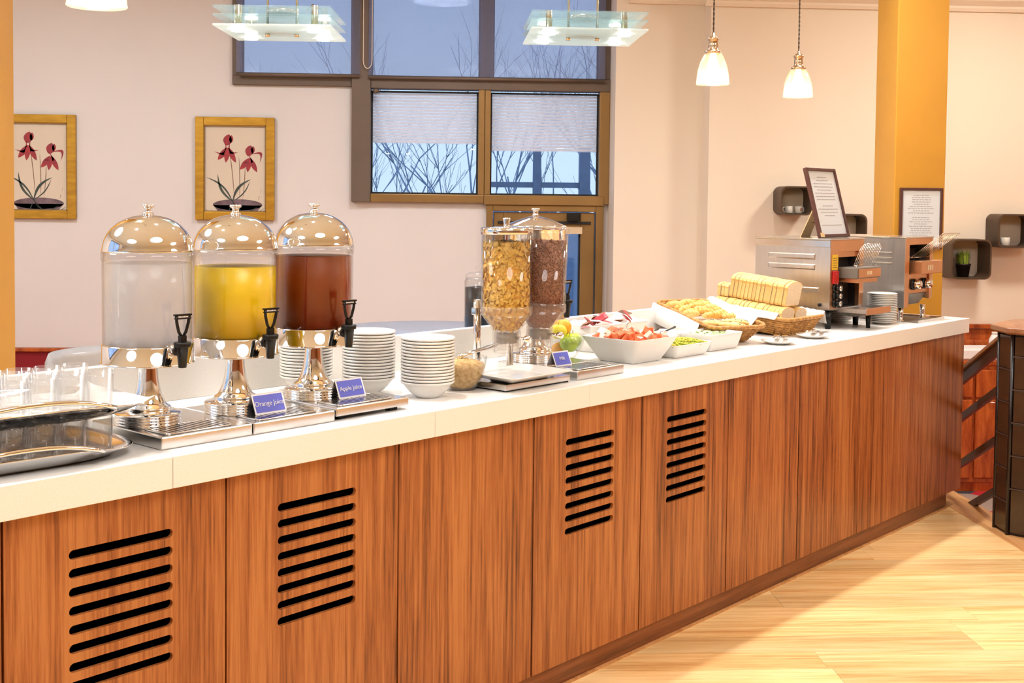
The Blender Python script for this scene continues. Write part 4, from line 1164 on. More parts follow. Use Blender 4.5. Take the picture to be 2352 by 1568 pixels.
# ================================================================== SMALL PLATES WITH TONGS
SP = [(0, 0), (0.035, 0), (0.038, 0.002), (0.052, 0.007), (0.066, 0.0125), (0.0672, 0.014), (0.066, 0.0152), (0.052, 0.0105), (0.036, 0.005), (0, 0.0045)]
sp_me = MB().lathe(SP, 36).mesh('plate'); sp_me.materials.append(MATS['white_plate'])
for (u, v, lab, tl, a) in ((4.165, 2.318, 'small white plate holding tongs in front of the pastry basket', 'steel bread tongs on the plate in front of the pastries', 0.35),
                           (4.455, 2.325, 'small white plate holding tongs in front of the bread basket', 'steel bread tongs on the plate in front of the bread', 0.15)):
    tag(link('side_plate', sp_me, None, W(u, v, ZT)), lab, 'plate', 'small plates with tongs')
    t = thing('bread_tongs', tl, 'tongs', W(u, v, ZT + 0.0175), RZ + a, 'bread tongs')
    for s in (-1, 1):
        mb = MB()
        mb.tube([(-0.062, s * 0.006, 0.014), (-0.02, s * 0.014, 0.010), (0.03, s * 0.016, 0.006)], [0.0045, 0.004, 0.0035], 6)
        mb.rings([[(0.03 + 0.045 * k / 5, s * (0.016 + y), 0.006 + 0.004 * math.sin(PI * k / 5) + zz) for y, zz in ((-0.010, 0), (0.010, 0), (0.010, 0.002), (-0.010, 0.002))] for k in range(6)], False)
        mb.build('arm', 'chrome', t)
    MB().tube([(-0.062, -0.006, 0.014), (-0.068, 0, 0.014), (-0.062, 0.006, 0.014)], 0.0045, 6).build('spring_end', 'chrome', t)

stack(6, 5.150, 2.570, 0.0082, sp_me, 'side_plate', 'white side plate', 'under the nearer toaster', 'plate', 'plates stacked under the toaster')
stack(17, 5.225, 2.385, 0.0078, sp_me, 'side_plate', 'white side plate', 'between the two toasters', 'plate', 'plates stacked between the toasters')

# ================================================================== TOASTERS
def wire_rack(parent, M_, w, h, n_, bend=0.0):
    mb = MB(); mb.T = M_; r = 0.0016
    mb.tube([(-w / 2, 0, 0), (w / 2, 0, 0)], r, 5).tube([(-w / 2, 0, h), (-w / 2 + 0.03, 0, h + bend), (w / 2 - 0.03, 0, h + bend), (w / 2, 0, h)], r, 5)
    mb.build('rack_rail', 'chrome', parent)
    for k in range(n_):
        x = -w / 2 + w * k / (n_ - 1); hh = h + bend * min(1, (w / 2 - abs(x)) / 0.03)
        q = MB(); q.T = M_; q.tube([(x, 0, 0), (x, 0, hh)], r, 5).build('rack_wire', 'chrome', parent)


t = thing('conveyor_toaster', 'steel conveyor toaster with black legs beside the sliced bread', 'toaster', W(4.79, 2.425, ZT), RZ, 'conveyor toasters')
w, d, z0, z1 = 0.325, 0.365, 0.083, 0.384
for x in (0.03, w - 0.03):
    for y in (0.02, d - 0.03):
        MB().lathe([(0, 0), (0.012, 0), (0.016, z0), (0, z0)], 14, (x, y, 0)).build('leg', 'black_plastic', t)
MB().box(0, 0.006, 0, d, z0, z1).build('side_panel', 'steel', t, bevel=0.001)
MB().box(w - 0.006, w, 0, d, z0, z1).build('side_panel', 'steel', t, bevel=0.001)
MB().box(0.006, w - 0.006, d - 0.006, d, z0, z1).build('back_panel', 'steel', t)
MB().box(-0.003, w + 0.003, -0.003, d + 0.003, z1, z1 + 0.007).build('top_panel', 'steel_bright', t, bevel=0.002)
MB().box(-0.0035, -0.0001, 0.0, d, z1 - 0.030, z1 - 0.001).build('edge_strip', 'steel_bright', t, bevel=0.001)
MB().box(0.006, w - 0.006, 0.0, d - 0.006, z0, z0 + 0.006).build('floor_panel', 'steel', t)
MB().box(0.075, w - 0.045, 0.05, d - 0.01, z0 + 0.01, z1 - 0.05).build('cavity_shade', 'dark_inside', t)  # solid near-black block standing in for the shade inside the oven
MB().box(0.006, 0.075, 0.0, 0.02, z0, z1).build('control_column', 'steel_warm_reflect', t, bevel=0.001)
MB().box(w - 0.045, w - 0.006, 0.0, 0.02, z0, z1).build('front_post', 'steel_warm_reflect', t, bevel=0.001)
MB().box(0.075, w - 0.045, 0.0, 0.02, z1 - 0.05, z1).build('front_header', 'steel_warm_reflect', t, bevel=0.001)
MB().box(0.075, w - 0.045, 0.012, 0.03, z1 - 0.075, z1 - 0.05).build('inner_lip', 'steel_warm_reflect', t)
for (xa, xb) in ((0.0755, 0.08), (w - 0.05, w - 0.0455)):
    MB().box(xa, xb, 0.0205, d - 0.01, z0 + 0.006, z1 - 0.05).build('cavity_wall', 'dark_inside', t)
MB().box(0.014, 0.068, -0.002, 0, z1 - 0.128, z1 - 0.062).build('caution_label', 'yellow_label', t)
lm = MB()
for k in range(5): lm.box(0.020, 0.062 - 0.006 * (k % 2), -0.0026, -0.0021, z1 - 0.118 + 0.010 * k, z1 - 0.116 + 0.010 * k)
lm.build('caution_print', 'frame_dark', t)
rs = MB().box(0.016, 0.066, -0.010, 0, z1 - 0.188, z1 - 0.132).build('power_switch', 'red_switch', t, bevel=0.003)
MB().ball((0.041, -0.010, z1 - 0.148), 0.007, (1, 0.5, 1), 10, 6).build('switch_light', 'sachet_red', rs)
for k, zz in enumerate((0.085, 0.052, 0.019)):
    kb = MB().tube([(0.041, 0.0, z0 + zz + 0.010), (0.041, -0.009, z0 + zz + 0.010)], 0.019, 18).tube([(0.041, -0.009, z0 + zz + 0.010), (0.041, -0.030, z0 + zz + 0.010)], [0.013, 0.012], 16).build('dial', 'black_plastic', t)
    MB().tube([(0.041, -0.030, z0 + zz + 0.010), (0.041, -0.034, z0 + zz + 0.010)], 0.012, 16).build('dial_cap', 'steel_bright', kb)
# protruding heater hood with the rack
hd_ = MB().box(0.085, w - 0.012, -0.085, 0.03, z1 - 0.165, z1 - 0.118).build('hood', 'grey_panel', t, bevel=0.003)
MB().box(0.095, w - 0.02, -0.089, -0.085, z1 - 0.160, z1 - 0.123).build('hood_plate', 'steel_warm_reflect', hd_)
MB().box(0.10, w - 0.03, -0.078, 0.02, z1 - 0.183, z1 - 0.165).build('hood_base', 'steel_warm_reflect', hd_)
lt_ = MB()
for k, (a, b) in enumerate(((0.0, 0.010), (0.014, 0.018), (0.022, 0.032), (0.036, 0.046))): lt_.box(0.170 + a, 0.170 + b, -0.0898, -0.089, z1 - 0.149, z1 - 0.133)
lt_.build('maker_marks', 'sign_cream', hd_)
wire_rack(t, Matrix.Translation((0.195, -0.062, z1 - 0.108)) @ Matrix.Rotation(math.radians(22), 4, 'X'), 0.20, 0.085, 13, 0.018)
mb = MB()
for x in (0.095, 0.295): mb.tube([(x, -0.062, z1 - 0.108), (x, -0.075, z1 - 0.112), (x, -0.07, z1 - 0.120)], 0.0018, 5)
mb.build('rack_hooks', 'chrome', t)
# crumb tray
ct = MB().box(0.07, w - 0.02, -0.135, 0.02, z0 - 0.006, z0 - 0.002).build('toast_tray', 'steel', t)
MB().box(0.07, w - 0.02, -0.139, -0.135, z0 - 0.016, z0 + 0.012).build('tray_lip', 'steel_warm_reflect', ct)
MB().box(0.066, 0.07, -0.139, 0.0, z0 - 0.010, z0 + 0.008).build('tray_side', 'steel', ct)
MB().box(w - 0.02, w - 0.016, -0.139, 0.0, z0 - 0.010, z0 + 0.008).build('tray_side', 'steel', ct)
MB().box(0.12, w - 0.06, -0.06, 0.0, z0 - 0.030, z0 - 0.006).build('tray_bracket', 'grey_panel', t)
MB().lathe([(0, 0), (0.009, 0), (0.013, z0 - 0.006), (0, z0 - 0.006)], 12, (0.20, -0.085, 0)).build('leg', 'black_plastic', t)
# pressed louvres on the visible side
for (za, zb, ya, yb) in ((z1 - 0.085, z1 - 0.060, 0.07, 0.30), (z1 - 0.130, z1 - 0.105, 0.07, 0.30), (z1 - 0.225, z1 - 0.205, 0.05, 0.20)):
    MB().rings([[(0.0, y, z) for y, z in ((ya, za), (yb, za), (yb, zb), (ya, zb))], [(-0.0035, y, z) for y, z in ((ya + 0.006, za + 0.006), (yb - 0.006, za + 0.006), (yb - 0.006, zb - 0.004), (ya + 0.006, zb - 0.004))]], False).build('louvre', 'steel', t)
MB().tube([(-0.006, 0.045, z0 + 0.022), (0.002, 0.045, z0 + 0.022)], 0.008, 12).build('cable_gland', 'black_plastic', t)

t = thing('conveyor_toaster', 'steel conveyor toaster with chrome legs at the far end of the buffet', 'toaster', W(5.345, 2.335, ZT), RZ, 'conveyor toasters')
w, d, z0, z1 = 0.315, 0.385, 0.066, 0.385
for x in (0.035, w - 0.035):
    for y in (0.03, d - 0.03):
        MB().lathe([(0, 0), (0.017, 0), (0.017, 0.004), (0.010, 0.008), (0.011, 0.03), (0.014, z0), (0, z0)], 14, (x, y, 0)).build('leg', 'chrome', t)
MB().box(0, 0.006, 0, d, z0, z1).build('side_panel', 'steel', t, bevel=0.001)
MB().box(w - 0.006, w, 0, d, z0 + 0.03, z1).build('side_panel', 'steel', t, bevel=0.001)
MB().box(0.006, w - 0.006, d - 0.006, d, z0, z1).build('back_panel', 'steel', t)
MB().box(-0.003, w + 0.003, -0.003, d + 0.003, z1, z1 + 0.007).build('top_panel', 'steel_bright', t, bevel=0.002)
MB().box(0.006, w - 0.006, 0.09, d - 0.006, z0 + 0.03, z0 + 0.036).build('floor_panel', 'steel', t)
MB().box(0.05, w - 0.03, 0.07, d - 0.01, z0 + 0.14, z1 - 0.05).build('cavity_shade', 'dark_inside', t)  # dark filled block in place of the oven's shaded hollow
MB().box(0.006, 0.05, 0.0, 0.02, z0, z1).build('front_post', 'steel_warm_reflect', t, bevel=0.001)
MB().box(w - 0.035, w - 0.006, 0.0, 0.02, z0 + 0.03, z1).build('front_post', 'steel_warm_reflect', t, bevel=0.001)
MB().box(0.05, w - 0.035, 0.0, 0.02, z1 - 0.03, z1).build('front_header', 'steel_warm_reflect', t, bevel=0.001)
hd_ = MB().box(0.085, w + 0.01, -0.045, 0.03, z1 - 0.165, z1 - 0.105).build('hood', 'steel_warm_reflect', t, bevel=0.003)
lt_ = MB()
for k, (a, b) in enumerate(((0.0, 0.012), (0.017, 0.021), (0.025, 0.036), (0.041, 0.045), (0.050, 0.062))): lt_.box(0.150 + a, 0.150 + b, -0.0460, -0.0451, z1 - 0.148, z1 - 0.124)
lt_.build('maker_marks', 'sign_cream', hd_)
MB().box(0.05, w - 0.035, 0.008, 0.07, z0 + 0.062, z1 - 0.166).build('control_panel', 'steel_warm_reflect', t, bevel=0.002)
for x in (0.105, 0.225):
    kb = MB().tube([(x, 0.008, z0 + 0.105), (x, -0.004, z0 + 0.105)], 0.026, 20).build('dial', 'black_plastic', t)
    MB().tube([(x, -0.004, z0 + 0.105), (x, -0.034, z0 + 0.105)], [0.022, 0.019], 18).build('dial_grip', 'chrome', kb)
MB().rings([[(x, y, z) for y, z in ((0.012, z0 + 0.060), (0.09, z0 + 0.060), (0.09, z0 + 0.012), (0.05, z0 + 0.004))] for x in (0.05, w - 0.035)], False).build('chute', 'grey_panel', t)
wire_rack(t, Matrix.Translation((0.185, 0.01, z1 - 0.090)) @ Matrix.Rotation(math.radians(52), 4, 'X'), 0.20, 0.19, 9)
mb = MB()
for x in (0.085, 0.285): mb.tube([(x, 0.01, z1 - 0.090), (x - 0.02 * (1 if x < 0.2 else -1), 0.03, z1 - 0.055), (x - 0.02 * (1 if x < 0.2 else -1), 0.04, z1 - 0.03)], 0.0018, 5)
mb.build('rack_hooks', 'chrome', t)
for k in range(3):
    zz = z1 - 0.075 - 0.024 * k
    MB().rings([[(0.0, y, z) for y, z in ((0.06, zz), (0.16, zz), (0.16, zz + 0.012), (0.06, zz + 0.012))], [(-0.006, y, z) for y, z in ((0.064, zz + 0.003), (0.156, zz + 0.003), (0.156, zz + 0.009), (0.064, zz + 0.009))]], False).build('louvre', 'steel', t)
t = thing('crumb_tray', 'shallow steel crumb tray pulled out below the farther toaster', 'tray', W(5.50, 2.40, ZT), RZ)
MB().box(-0.135, 0.15, -0.125, 0.16, 0.001, 0.004).build('sheet', 'mat_grey', t)
MB().box(-0.135, 0.15, -0.13, -0.125, 0.0, 0.012).build('lip', 'steel_bright', t)
MB().box(0.15, 0.155, -0.13, 0.16, 0.0, 0.012).build('lip', 'steel_warm_reflect', t)


# ------------------------------------------------------------------ framed notices
def text_lines(n_, w, h, seed, centre=True):
    rnd_ = random.Random(seed); mb = MB()
    for k in range(n_):
        if rnd_.random() < 0.18 and k: continue
        zz = h / 2 - h * (k + 0.5) / n_; lw = w * rnd_.uniform(0.45, 0.95) * (0.6 if k == 0 else 1)
        x = -lw / 2 if centre else -w / 2
        x1 = x + lw
        while x < x1:
            q = rnd_.uniform(0.008, 0.02)
            mb.box(x, min(x + q, x1), -0.0004, 0, zz - 0.0016, zz + 0.0012); x += q + 0.004
    return mb


def framed(label, name, loc, rot, w, h, seed, nl, strut):
    t = thing(name, label, 'sign', loc, rot=rot, group='framed breakfast notices')
    b = 0.014
    mb = MB()
    mb.box(-w / 2, -w / 2 + b, -0.008, 0.010, 0, h).box(w / 2 - b, w / 2, -0.008, 0.010, 0, h).box(-w / 2 + b, w / 2 - b, -0.008, 0.010, 0, b).box(-w / 2 + b, w / 2 - b, -0.008, 0.010, h - b, h)
    mb.build('frame', 'frame_dark', t, bevel=0.002)
    MB().box(-w / 2 + b, w / 2 - b, 0.0, 0.006, b, h - b).build('sheet', 'paper', t)
    tl = text_lines(nl, w - 2 * b - 0.05, h - 2 * b - 0.04, seed)
    tl.build('printed_lines', 'print_grey', t, (0, -0.0002, h / 2))
    MB().box(-w / 2 + b, w / 2 - b, -0.0035, -0.0025, b, h - b).build('glazing', 'pane', t)
    if strut:
        MB().rings([[(x, y, z) for x, y, z in ((-0.03, 0.010, h * 0.62), (0.03, 0.010, h * 0.62), (0.045, 0.150, 0.020), (-0.045, 0.150, 0.020))],
                    [(x, y + 0.004, z + 0.002) for x, y, z in ((-0.03, 0.010, h * 0.62), (0.03, 0.010, h * 0.62), (0.045, 0.150, 0.020), (-0.045, 0.150, 0.020))]], False).build('strut', 'easel_card', t)
        MB().box(-0.006, 0.006, 0.012, 0.085, h * 0.27, h * 0.27 + 0.004).build('stay', 'frame_dark', t)
        MB().box(-w / 2 - 0.003, -w / 2 + 0.03, -0.0095, -0.008, 0.0, 0.02).build('corner_tab', 'easel_card', t)
    return t


framed('dark framed notice leaning back on top of the nearer toaster', 'framed_notice', W(4.945, 2.485, ZT + 0.394), (-math.radians(15), 0, RZ), 0.275, 0.315, 3, 17, True)
framed('dark framed notice hanging on the gold pillar', 'framed_notice', (2.545, 6.289, 1.205), (0, 0, 0), 0.232, 0.325, 8, 22, False)


# ================================================================== WALL SHELVES
def cube_shelf(label, x, z, s, h, depth=0.19):
    t = thing('cube_shelf', label, 'shelf', (x, 8.0, z), group='rounded cube shelves')
    po, pi_ = rrect(s, h, 0.045, 6), rrect(s - 0.022, h - 0.022, 0.036, 6)
    rs = [[(a, -0.001, b) for a, b in po], [(a, -depth, b) for a, b in po], [(a, -depth, b) for a, b in pi_], [(a, -0.001, b) for a, b in pi_]]
    MB().rings(rs, False, False, False, True).build('box', 'shelf_brown', t)
    return t


def mug(label, x, y, z, a, s=1.0, group=None):
    t = thing('mug', label, 'mug', (x, y, z), a, group)
    MB().lathe([(0, 0), (0.026 * s, 0), (0.030 * s, 0.004), (0.032 * s, 0.055 * s), (0.0305 * s, 0.056 * s), (0.028 * s, 0.052 * s), (0.027 * s, 0.006), (0, 0.005)], 24).build('cup', 'mug_white', t)
    MB().tube([(0.030 * s, 0, 0.046 * s), (0.044 * s, 0, 0.045 * s), (0.049 * s, 0, 0.030 * s), (0.044 * s, 0, 0.014 * s), (0.029 * s, 0, 0.011 * s)], 0.0035, 6).build('handle', 'mug_white', t)
    MB().box(-0.004, 0.004, -0.0335 * s, -0.0315 * s, 0.018 * s, 0.042 * s).build('motif', 'mug_motif', t)


SHF = 7.905
cube_shelf('small rounded cube shelf behind the leaning notice', 2.330, 1.455, 0.215, 0.190)
mug('small white mug with handle showing in the shelf behind the notice', 2.312, SHF + 0.03, 1.372, PI, 0.85)
mug('small white mug with red motif in the shelf behind the notice', 2.375, SHF + 0.02, 1.372, 0.3, 0.85)
cube_shelf('rounded cube shelf half hidden by the toasters', 2.665, 1.245, 0.275, 0.255)
cube_shelf('rounded cube shelf holding the potted grass', 3.510, 1.080, 0.275, 0.265)
cube_shelf('rounded cube shelf at the picture edge holding a mug', 3.815, 1.270, 0.255, 0.225)
mug('white mug with brown motif in the shelf near the picture edge', 3.790, SHF + 0.02, 1.1695, 2.6, 1.0)
t = thing('potted_grass', 'small black pot of bright green grass', 'plant', (3.497, SHF, 0.9590))
MB().lathe([(0, 0), (0.036, 0), (0.047, 0.078), (0.050, 0.078), (0.050, 0.088), (0.047, 0.089), (0.045, 0.085), (0, 0.083)], 24).build('pot', 'pot_black', t)
gb = MB(); rnd = random.Random(2)
for k in range(190):
    a = rnd.uniform(0, 2 * PI); r0 = 0.038 * math.sqrt(rnd.random()); hh = rnd.uniform(0.055, 0.11); sp = rnd.uniform(0.0, 0.03)
    x0, y0 = r0 * math.cos(a), r0 * math.sin(a); dx, dy = math.cos(a + rnd.uniform(-.5, .5)) * sp, math.sin(a + rnd.uniform(-.5, .5)) * sp
    w_ = 0.0018; px, py = -math.sin(a) * w_, math.cos(a) * w_
    gb.add([(x0 - px, y0 - py, 0.084), (x0 + px, y0 + py, 0.084), (x0 + dx * .5 + px, y0 + dy * .5 + py, 0.084 + hh * .6), (x0 + dx * .5 - px, y0 + dy * .5 - py, 0.084 + hh * .6), (x0 + dx * 1.3, y0 + dy * 1.3, 0.084 + hh)],
           [(0, 1, 2, 3), (3, 2, 4)])
tag(gb.build('grass_blades', 'grass_blade', t), kind='stuff')


# ================================================================== PICTURES
def picture(label, x, z, w, h, mirror=1):
    t = thing('picture_frame', label, 'picture', (x, 8.497, z), group='gold framed flower prints')
    b = 0.058; y0, y1 = -0.030, 0.0
    for (x0, x1, za, zb) in ((-w / 2, -w / 2 + b, -h / 2, h / 2), (w / 2 - b, w / 2, -h / 2, h / 2), (-w / 2 + b, w / 2 - b, -h / 2, -h / 2 + b), (-w / 2 + b, w / 2 - b, h / 2 - b, h / 2)):
        MB().box(x0, x1, y0, y1, za, zb).build('moulding', 'gold_frame', t, bevel=0.004)
    lp = MB(); i_ = 0.006
    for (x0, x1, za, zb) in ((-w / 2 + b, -w / 2 + b + i_, -h / 2 + b, h / 2 - b), (w / 2 - b - i_, w / 2 - b, -h / 2 + b, h / 2 - b), (-w / 2 + b, w / 2 - b, -h / 2 + b, -h / 2 + b + i_), (-w / 2 + b, w / 2 - b, h / 2 - b - i_, h / 2 - b)):
        lp.box(x0, x1, -0.024, -0.005, za, zb)
    lp.build('inner_lip', 'bronze', t)
    pr_ = MB().box(-w / 2 + b, w / 2 - b, -0.010, -0.004, -h / 2 + b, h / 2 - b).build('print', 'print_paper', t)
    W_, H_ = w - 2 * b, h - 2 * b

    def P(a, c): return (-W_ / 2 + W_ * a, H_ / 2 - H_ * c)

    def flat(poly, m_, nm, k=0):
        y = -0.0104 - 0.0003 * k
        MB().rings([[(px, -0.0099, pz) for px, pz in poly], [(px, y, pz) for px, pz in poly]], False).build(nm, m_, pr_)

    def petal(a0, c0, a1, c1, wd, m_='petal', bow=0.0, nm='petal', k=1):
        x0, z0 = P(a0, c0); x1, z1 = P(a1, c1); dx, dz = x1 - x0, z1 - z0; l_ = math.hypot(dx, dz); nx, nz = -dz / l_, dx / l_
        L1, L2 = [], []
        for q in range(9):
            s = q / 8; wv = wd * math.sin(PI * min(1, s * 0.94 + 0.06)) ** 0.8; bo = bow * math.sin(PI * s)
            L1.append((x0 + dx * s + nx * (bo + wv), z0 + dz * s + nz * (bo + wv))); L2.append((x0 + dx * s + nx * (bo - wv), z0 + dz * s + nz * (bo - wv)))
        flat(L1 + L2[::-1], m_, nm, k)
    # two drooping red flowers
    for (a, c, s, fl_) in ((0.38, 0.21, 1.0, 1), (0.73, 0.33, 0.95, -1)):
        petal(a - 0.02, c + 0.02, a + 0.02, c - 0.11 * s, 0.030 * s)
        petal(a + 0.05, c - 0.01, a + 0.06, c - 0.10 * s, 0.014 * s)
        petal(a - 0.03, c, a - 0.22 * s * (1 if fl_ == 1 else 0.5), c + 0.09, 0.010, bow=0.05)
        petal(a + 0.03, c, a + 0.17 * s, c + 0.10, 0.010, bow=-0.04 if fl_ == 1 else 0.05)
        petal(a, c + 0.05, a - 0.16 * s, c + 0.19 * s, 0.020 * s)
        petal(a, c + 0.05, a - 0.03, c + 0.22 * s, 0.018 * s, k=2)
        petal(a + 0.01, c + 0.05, a + 0.13 * s, c + 0.22 * s, 0.018 * s)
    for (a0, c0, a1, c1) in ((0.40, 0.24, 0.49, 0.86), (0.56, 0.36, 0.57, 0.86), (0.66, 0.46, 0.62, 0.86), (0.92, 0.68, 0.87, 0.87)):
        petal(a0, c0, a1, c1, 0.0028, 'stem_print', 0.004, 'stem', 0)
    for (a1, c1, bw, wd) in ((0.03, 0.60, -0.03, 0.006), (0.22, 0.56, 0.03, 0.008), (0.76, 0.62, 0.03, 0.009), (0.02, 0.97, 0.09, 0.006), (0.98, 0.95, -0.08, 0.006), (0.74, 0.64, -0.02, 0.004), (0.86, 0.94, -0.06, 0.009)):
        petal(0.46, 0.88, a1, c1, wd, 'leaf_print', bw, 'leaf', 3)
    x0, z0 = P(0.54, 0.92); pts = [(x0 + 0.40 * W_ * math.cos(PI * 2 * q / 24), z0 + 0.066 * H_ * math.sin(PI * 2 * q / 24)) for q in range(24)]
    flat(pts, 'pot_print', 'bowl_rim', 2)
    flat([P(0.15, 0.925), P(0.93, 0.925), P(0.86, 0.995), P(0.22, 0.995)], 'pot_print', 'bowl_side', 2)
    flat([P(0.80, 0.66), P(0.93, 0.67), P(0.90, 0.82), P(0.76, 0.80)], 'print_paper', 'plant_tag', 1)
    return t


picture('gold framed red flower print nearer the window', -1.4215, 1.633, 0.541, 0.71)
picture('gold framed red flower print partly behind the left pillar', -2.770, 1.6305, 0.541, 0.713)


# ================================================================== PENDANT LAMPS
def pendant(label, u, v, zb, dia):
    t = thing('pendant_lamp', label, 'pendant lamp', W(u, v, zb), group='glass bell pendant lamps')
    s = dia / 0.14
    prof = [(0.068, 0.0), (0.070, 0.002), (0.0685, 0.006), (0.0675, 0.03), (0.0625, 0.065), (0.054, 0.095), (0.042, 0.122), (0.033, 0.133), (0.032, 0.132), (0.0405, 0.1205), (0.0525, 0.094), (0.061, 0.064), (0.066, 0.03), (0.067, 0.006)]
    MB().lathe([(r * s, z * s) for r, z in prof], 40, cap=False).build('shade', 'lamp_glass', t)
    MB().lathe([(r * s, z * s) for r, z in ((0, 0.126), (0.028, 0.126), (0.034, 0.134), (0.035, 0.139), (0.026, 0.142), (0.021, 0.150), (0.020, 0.158), (0.021, 0.162), (0.0195, 0.170), (0.0200, 0.184), (0.0235, 0.188), (0.0235, 0.194), (0.015, 0.202), (0.006, 0.207), (0.005, 0.218), (0, 0.218))], 24).build('holder', 'lamp_metal', t)
    MB().lathe([(r * s, z * s) for r, z in ((0, 0.016), (0.012, 0.018), (0.024, 0.030), (0.029, 0.048), (0.027, 0.068), (0.018, 0.092), (0.014, 0.105), (0.0135, 0.126), (0, 0.126))], 24).build('bulb', 'bulb', t)
    for ph in (0, PI):
        top = CEIL - zb
        n_ = int((top - 0.216 * s) / 0.006)
        MB().tube([(0.0022 * math.cos(ph + k * 0.9), 0.0022 * math.sin(ph + k * 0.9), 0.216 * s + (top - 0.216 * s) * k / n_) for k in range(n_ + 1)], 0.0022, 5).build('flex', 'cord_dark', t)
    MB().lathe([(0, -0.03), (0.03, -0.03), (0.05, -0.012), (0.05, 0), (0, 0)], 20, (0, 0, CEIL - zb)).build('ceiling_rose', 'lamp_metal', t)
    lamp('pendant_glow', 'POINT', W(u, v, zb - 0.01), 9, (1.0, 0.74, 0.44), 0.03)


pendant('glass bell pendant lamp over the sliced bread', 4.50, 2.848, 1.950, 0.143)
pendant('glass bell pendant lamp nearest the gold pillar', 5.405, 2.930, 1.9625, 0.146)
pendant('large looking glass pendant lamp over the water dispenser', 1.550, 2.742, 1.905, 0.145)


def plate_lamp(label, x, y, z, w, d, rz):
    t = thing('glass_plate_lamp', label, 'lamp', (x, y, z), rz, 'layered glass plate lamps')
    for k, (zz, m_) in enumerate(((0.0, 'glass_frost'), (0.028, 'glass_green'), (0.052, 'glass_green'))):
        MB().box(-w / 2, w / 2, -d / 2, d / 2, zz, zz + 0.006).build('plate', m_, t, bevel=0.001)
    for sx in (-1, 1):
        for sy in (-1, 1):
            px, py = sx * w * 0.33, sy * d * 0.27
            MB().lathe([(0, 0.006), (0.018, 0.006), (0.016, 0.014), (0.010, 0.020), (0.010, 0.070), (0, 0.070)], 16, (px, py, 0)).build('spot_holder', 'lamp_metal', t)
            MB().lathe([(0, -0.006), (0.020, -0.006), (0.020, -0.0005), (0, -0.0005)], 16, (px, py, 0)).build('halogen_bulb', 'halogen', t)
    for sx in (-1, 1):
        MB().lathe([(0, -0.008), (0.008, -0.008), (0.008, 0.0), (0.004, 0.0), (0.004, 0.075), (0, 0.075)], 12, (sx * w * 0.13, 0, 0)).build('bolt', 'lamp_metal', t)
        MB().tube([(sx * w * 0.13, 0, 0.075), (sx * w * 0.13, 0, CEIL - z)], 0.0035, 8).build('rod', 'lamp_metal', t)
    MB().lathe([(0, 0.058), (0.045, 0.058), (0.045, 0.066), (0.036, 0.074), (0, 0.076)], 24, (0, 0, 0)).build('hub', 'lamp_metal', t)
    MB().tube([(w * 0.2, 0.02, 0.07), (w * 0.26, 0.02, 0.092), (w * 0.33, 0.0, 0.076)], 0.0018, 5).build('wire', 'cord_dark', t)
    MB().box(-w * 0.2, w * 0.2, -0.03, 0.03, CEIL - z - 0.03, CEIL - z).build('ceiling_plate', 'lamp_metal', t)


plate_lamp('layered glass plate lamp in front of the narrower blind', -0.475, 3.66, 1.930, 0.335, 0.34, -0.05)
plate_lamp('layered glass plate lamp in front of the wider blind', 0.458, 3.96, 1.975, 0.365, 0.40, 0.0)

# ceiling fittings
for i, uu in enumerate((0.9, 2.1, 3.3, 4.5, 5.6)):
    t = thing('downlight', 'recessed ceiling downlight over the buffet, %s from the near end' % ORD[i], 'downlight', W(uu, 2.67, CEIL), group='recessed downlights')
    MB().lathe([(0.055, -0.001), (0.075, -0.001), (0.075, -0.008), (0.055, -0.012)], 24, cap=False).build('ring', 'steel_bright', t)

# ================================================================== LEFT: TRAYS OF TUMBLERS
def serving_tray(label, u, v, z, rz):
    t = thing('serving_tray', label, 'tray', W(u, v, z), rz, 'stacked steel trays')
    L_, D_ = 0.56, 0.38; n_ = 72

    def pt(a, k, zz):
        c, s = math.cos(a), math.sin(a); e = 0.55
        x = L_ / 2 * k * math.copysign(abs(c) ** e, c); y = D_ / 2 * k * math.copysign(abs(s) ** e, s)
        return (x, y, zz)
    rs = []
    for k, zz, wv in ((0.0, 0.002, 0), (0.80, 0.002, 0), (0.86, 0.006, 0.2), (0.95, 0.014, 0.8), (1.0, 0.020, 1), (1.005, 0.0215, 1), (0.995, 0.0225, 1), (0.945, 0.0165, 0.8), (0.86, 0.0085, 0.2), (0.80, 0.0045, 0), (0.0, 0.0045, 0)):
        ring = []
        for i in range(n_):
            a = 2 * PI * i / n_; x, y, q = pt(a, max(k, 0.001), zz)
            lift = 0.012 * wv * (abs(math.sin(a)) ** 6)
            ring.append((x, y, q + lift))
        rs.append(ring)
    MB().rings(rs, True).build('pan', 'chrome', t)
    for sy in (-1, 1):
        pts = []
        for k in range(15):
            s = -1 + 2 * k / 14
            pts.append((0.165 * s, sy * (D_ / 2 - 0.002 + 0.004 * (1 - s * s)), 0.027 + 0.024 * (1 - abs(s) ** 2.4)))
        MB().tube(pts, 0.0048, 8).build('handle', 'chrome', t)
    return t


TR = RZ - 0.05
serving_tray('oval steel tray at the bottom under the tumblers', 1.120, 2.430, ZT + 0.0, TR)
TUM = [(0, 0), (0.0235, 0), (0.025, 0.002), (0.0285, 0.078), (0.0285, 0.080), (0.0268, 0.080), (0.0235, 0.010), (0, 0.008)]
tum_me = MB().lathe(TUM, 28).mesh('tumbler'); tum_me.materials.append(MATS['tumbler'])


def glasses(z, rows, cols, label, group, cu, cv):
    c, s = math.cos(TR), math.sin(TR); base = W(cu, cv, z)
    for i in range(rows):
        for j in range(cols):
            x = 0.195 - 0.062 * j + (0.031 if i % 2 else 0); y = -0.115 + 0.0585 * i
            o = link('tumbler', tum_me, None, base + Vector((c * x - s * y, s * x + c * y, 0)))
            tag(o, label % (ORD[j], ORD[i]), 'glass', group)


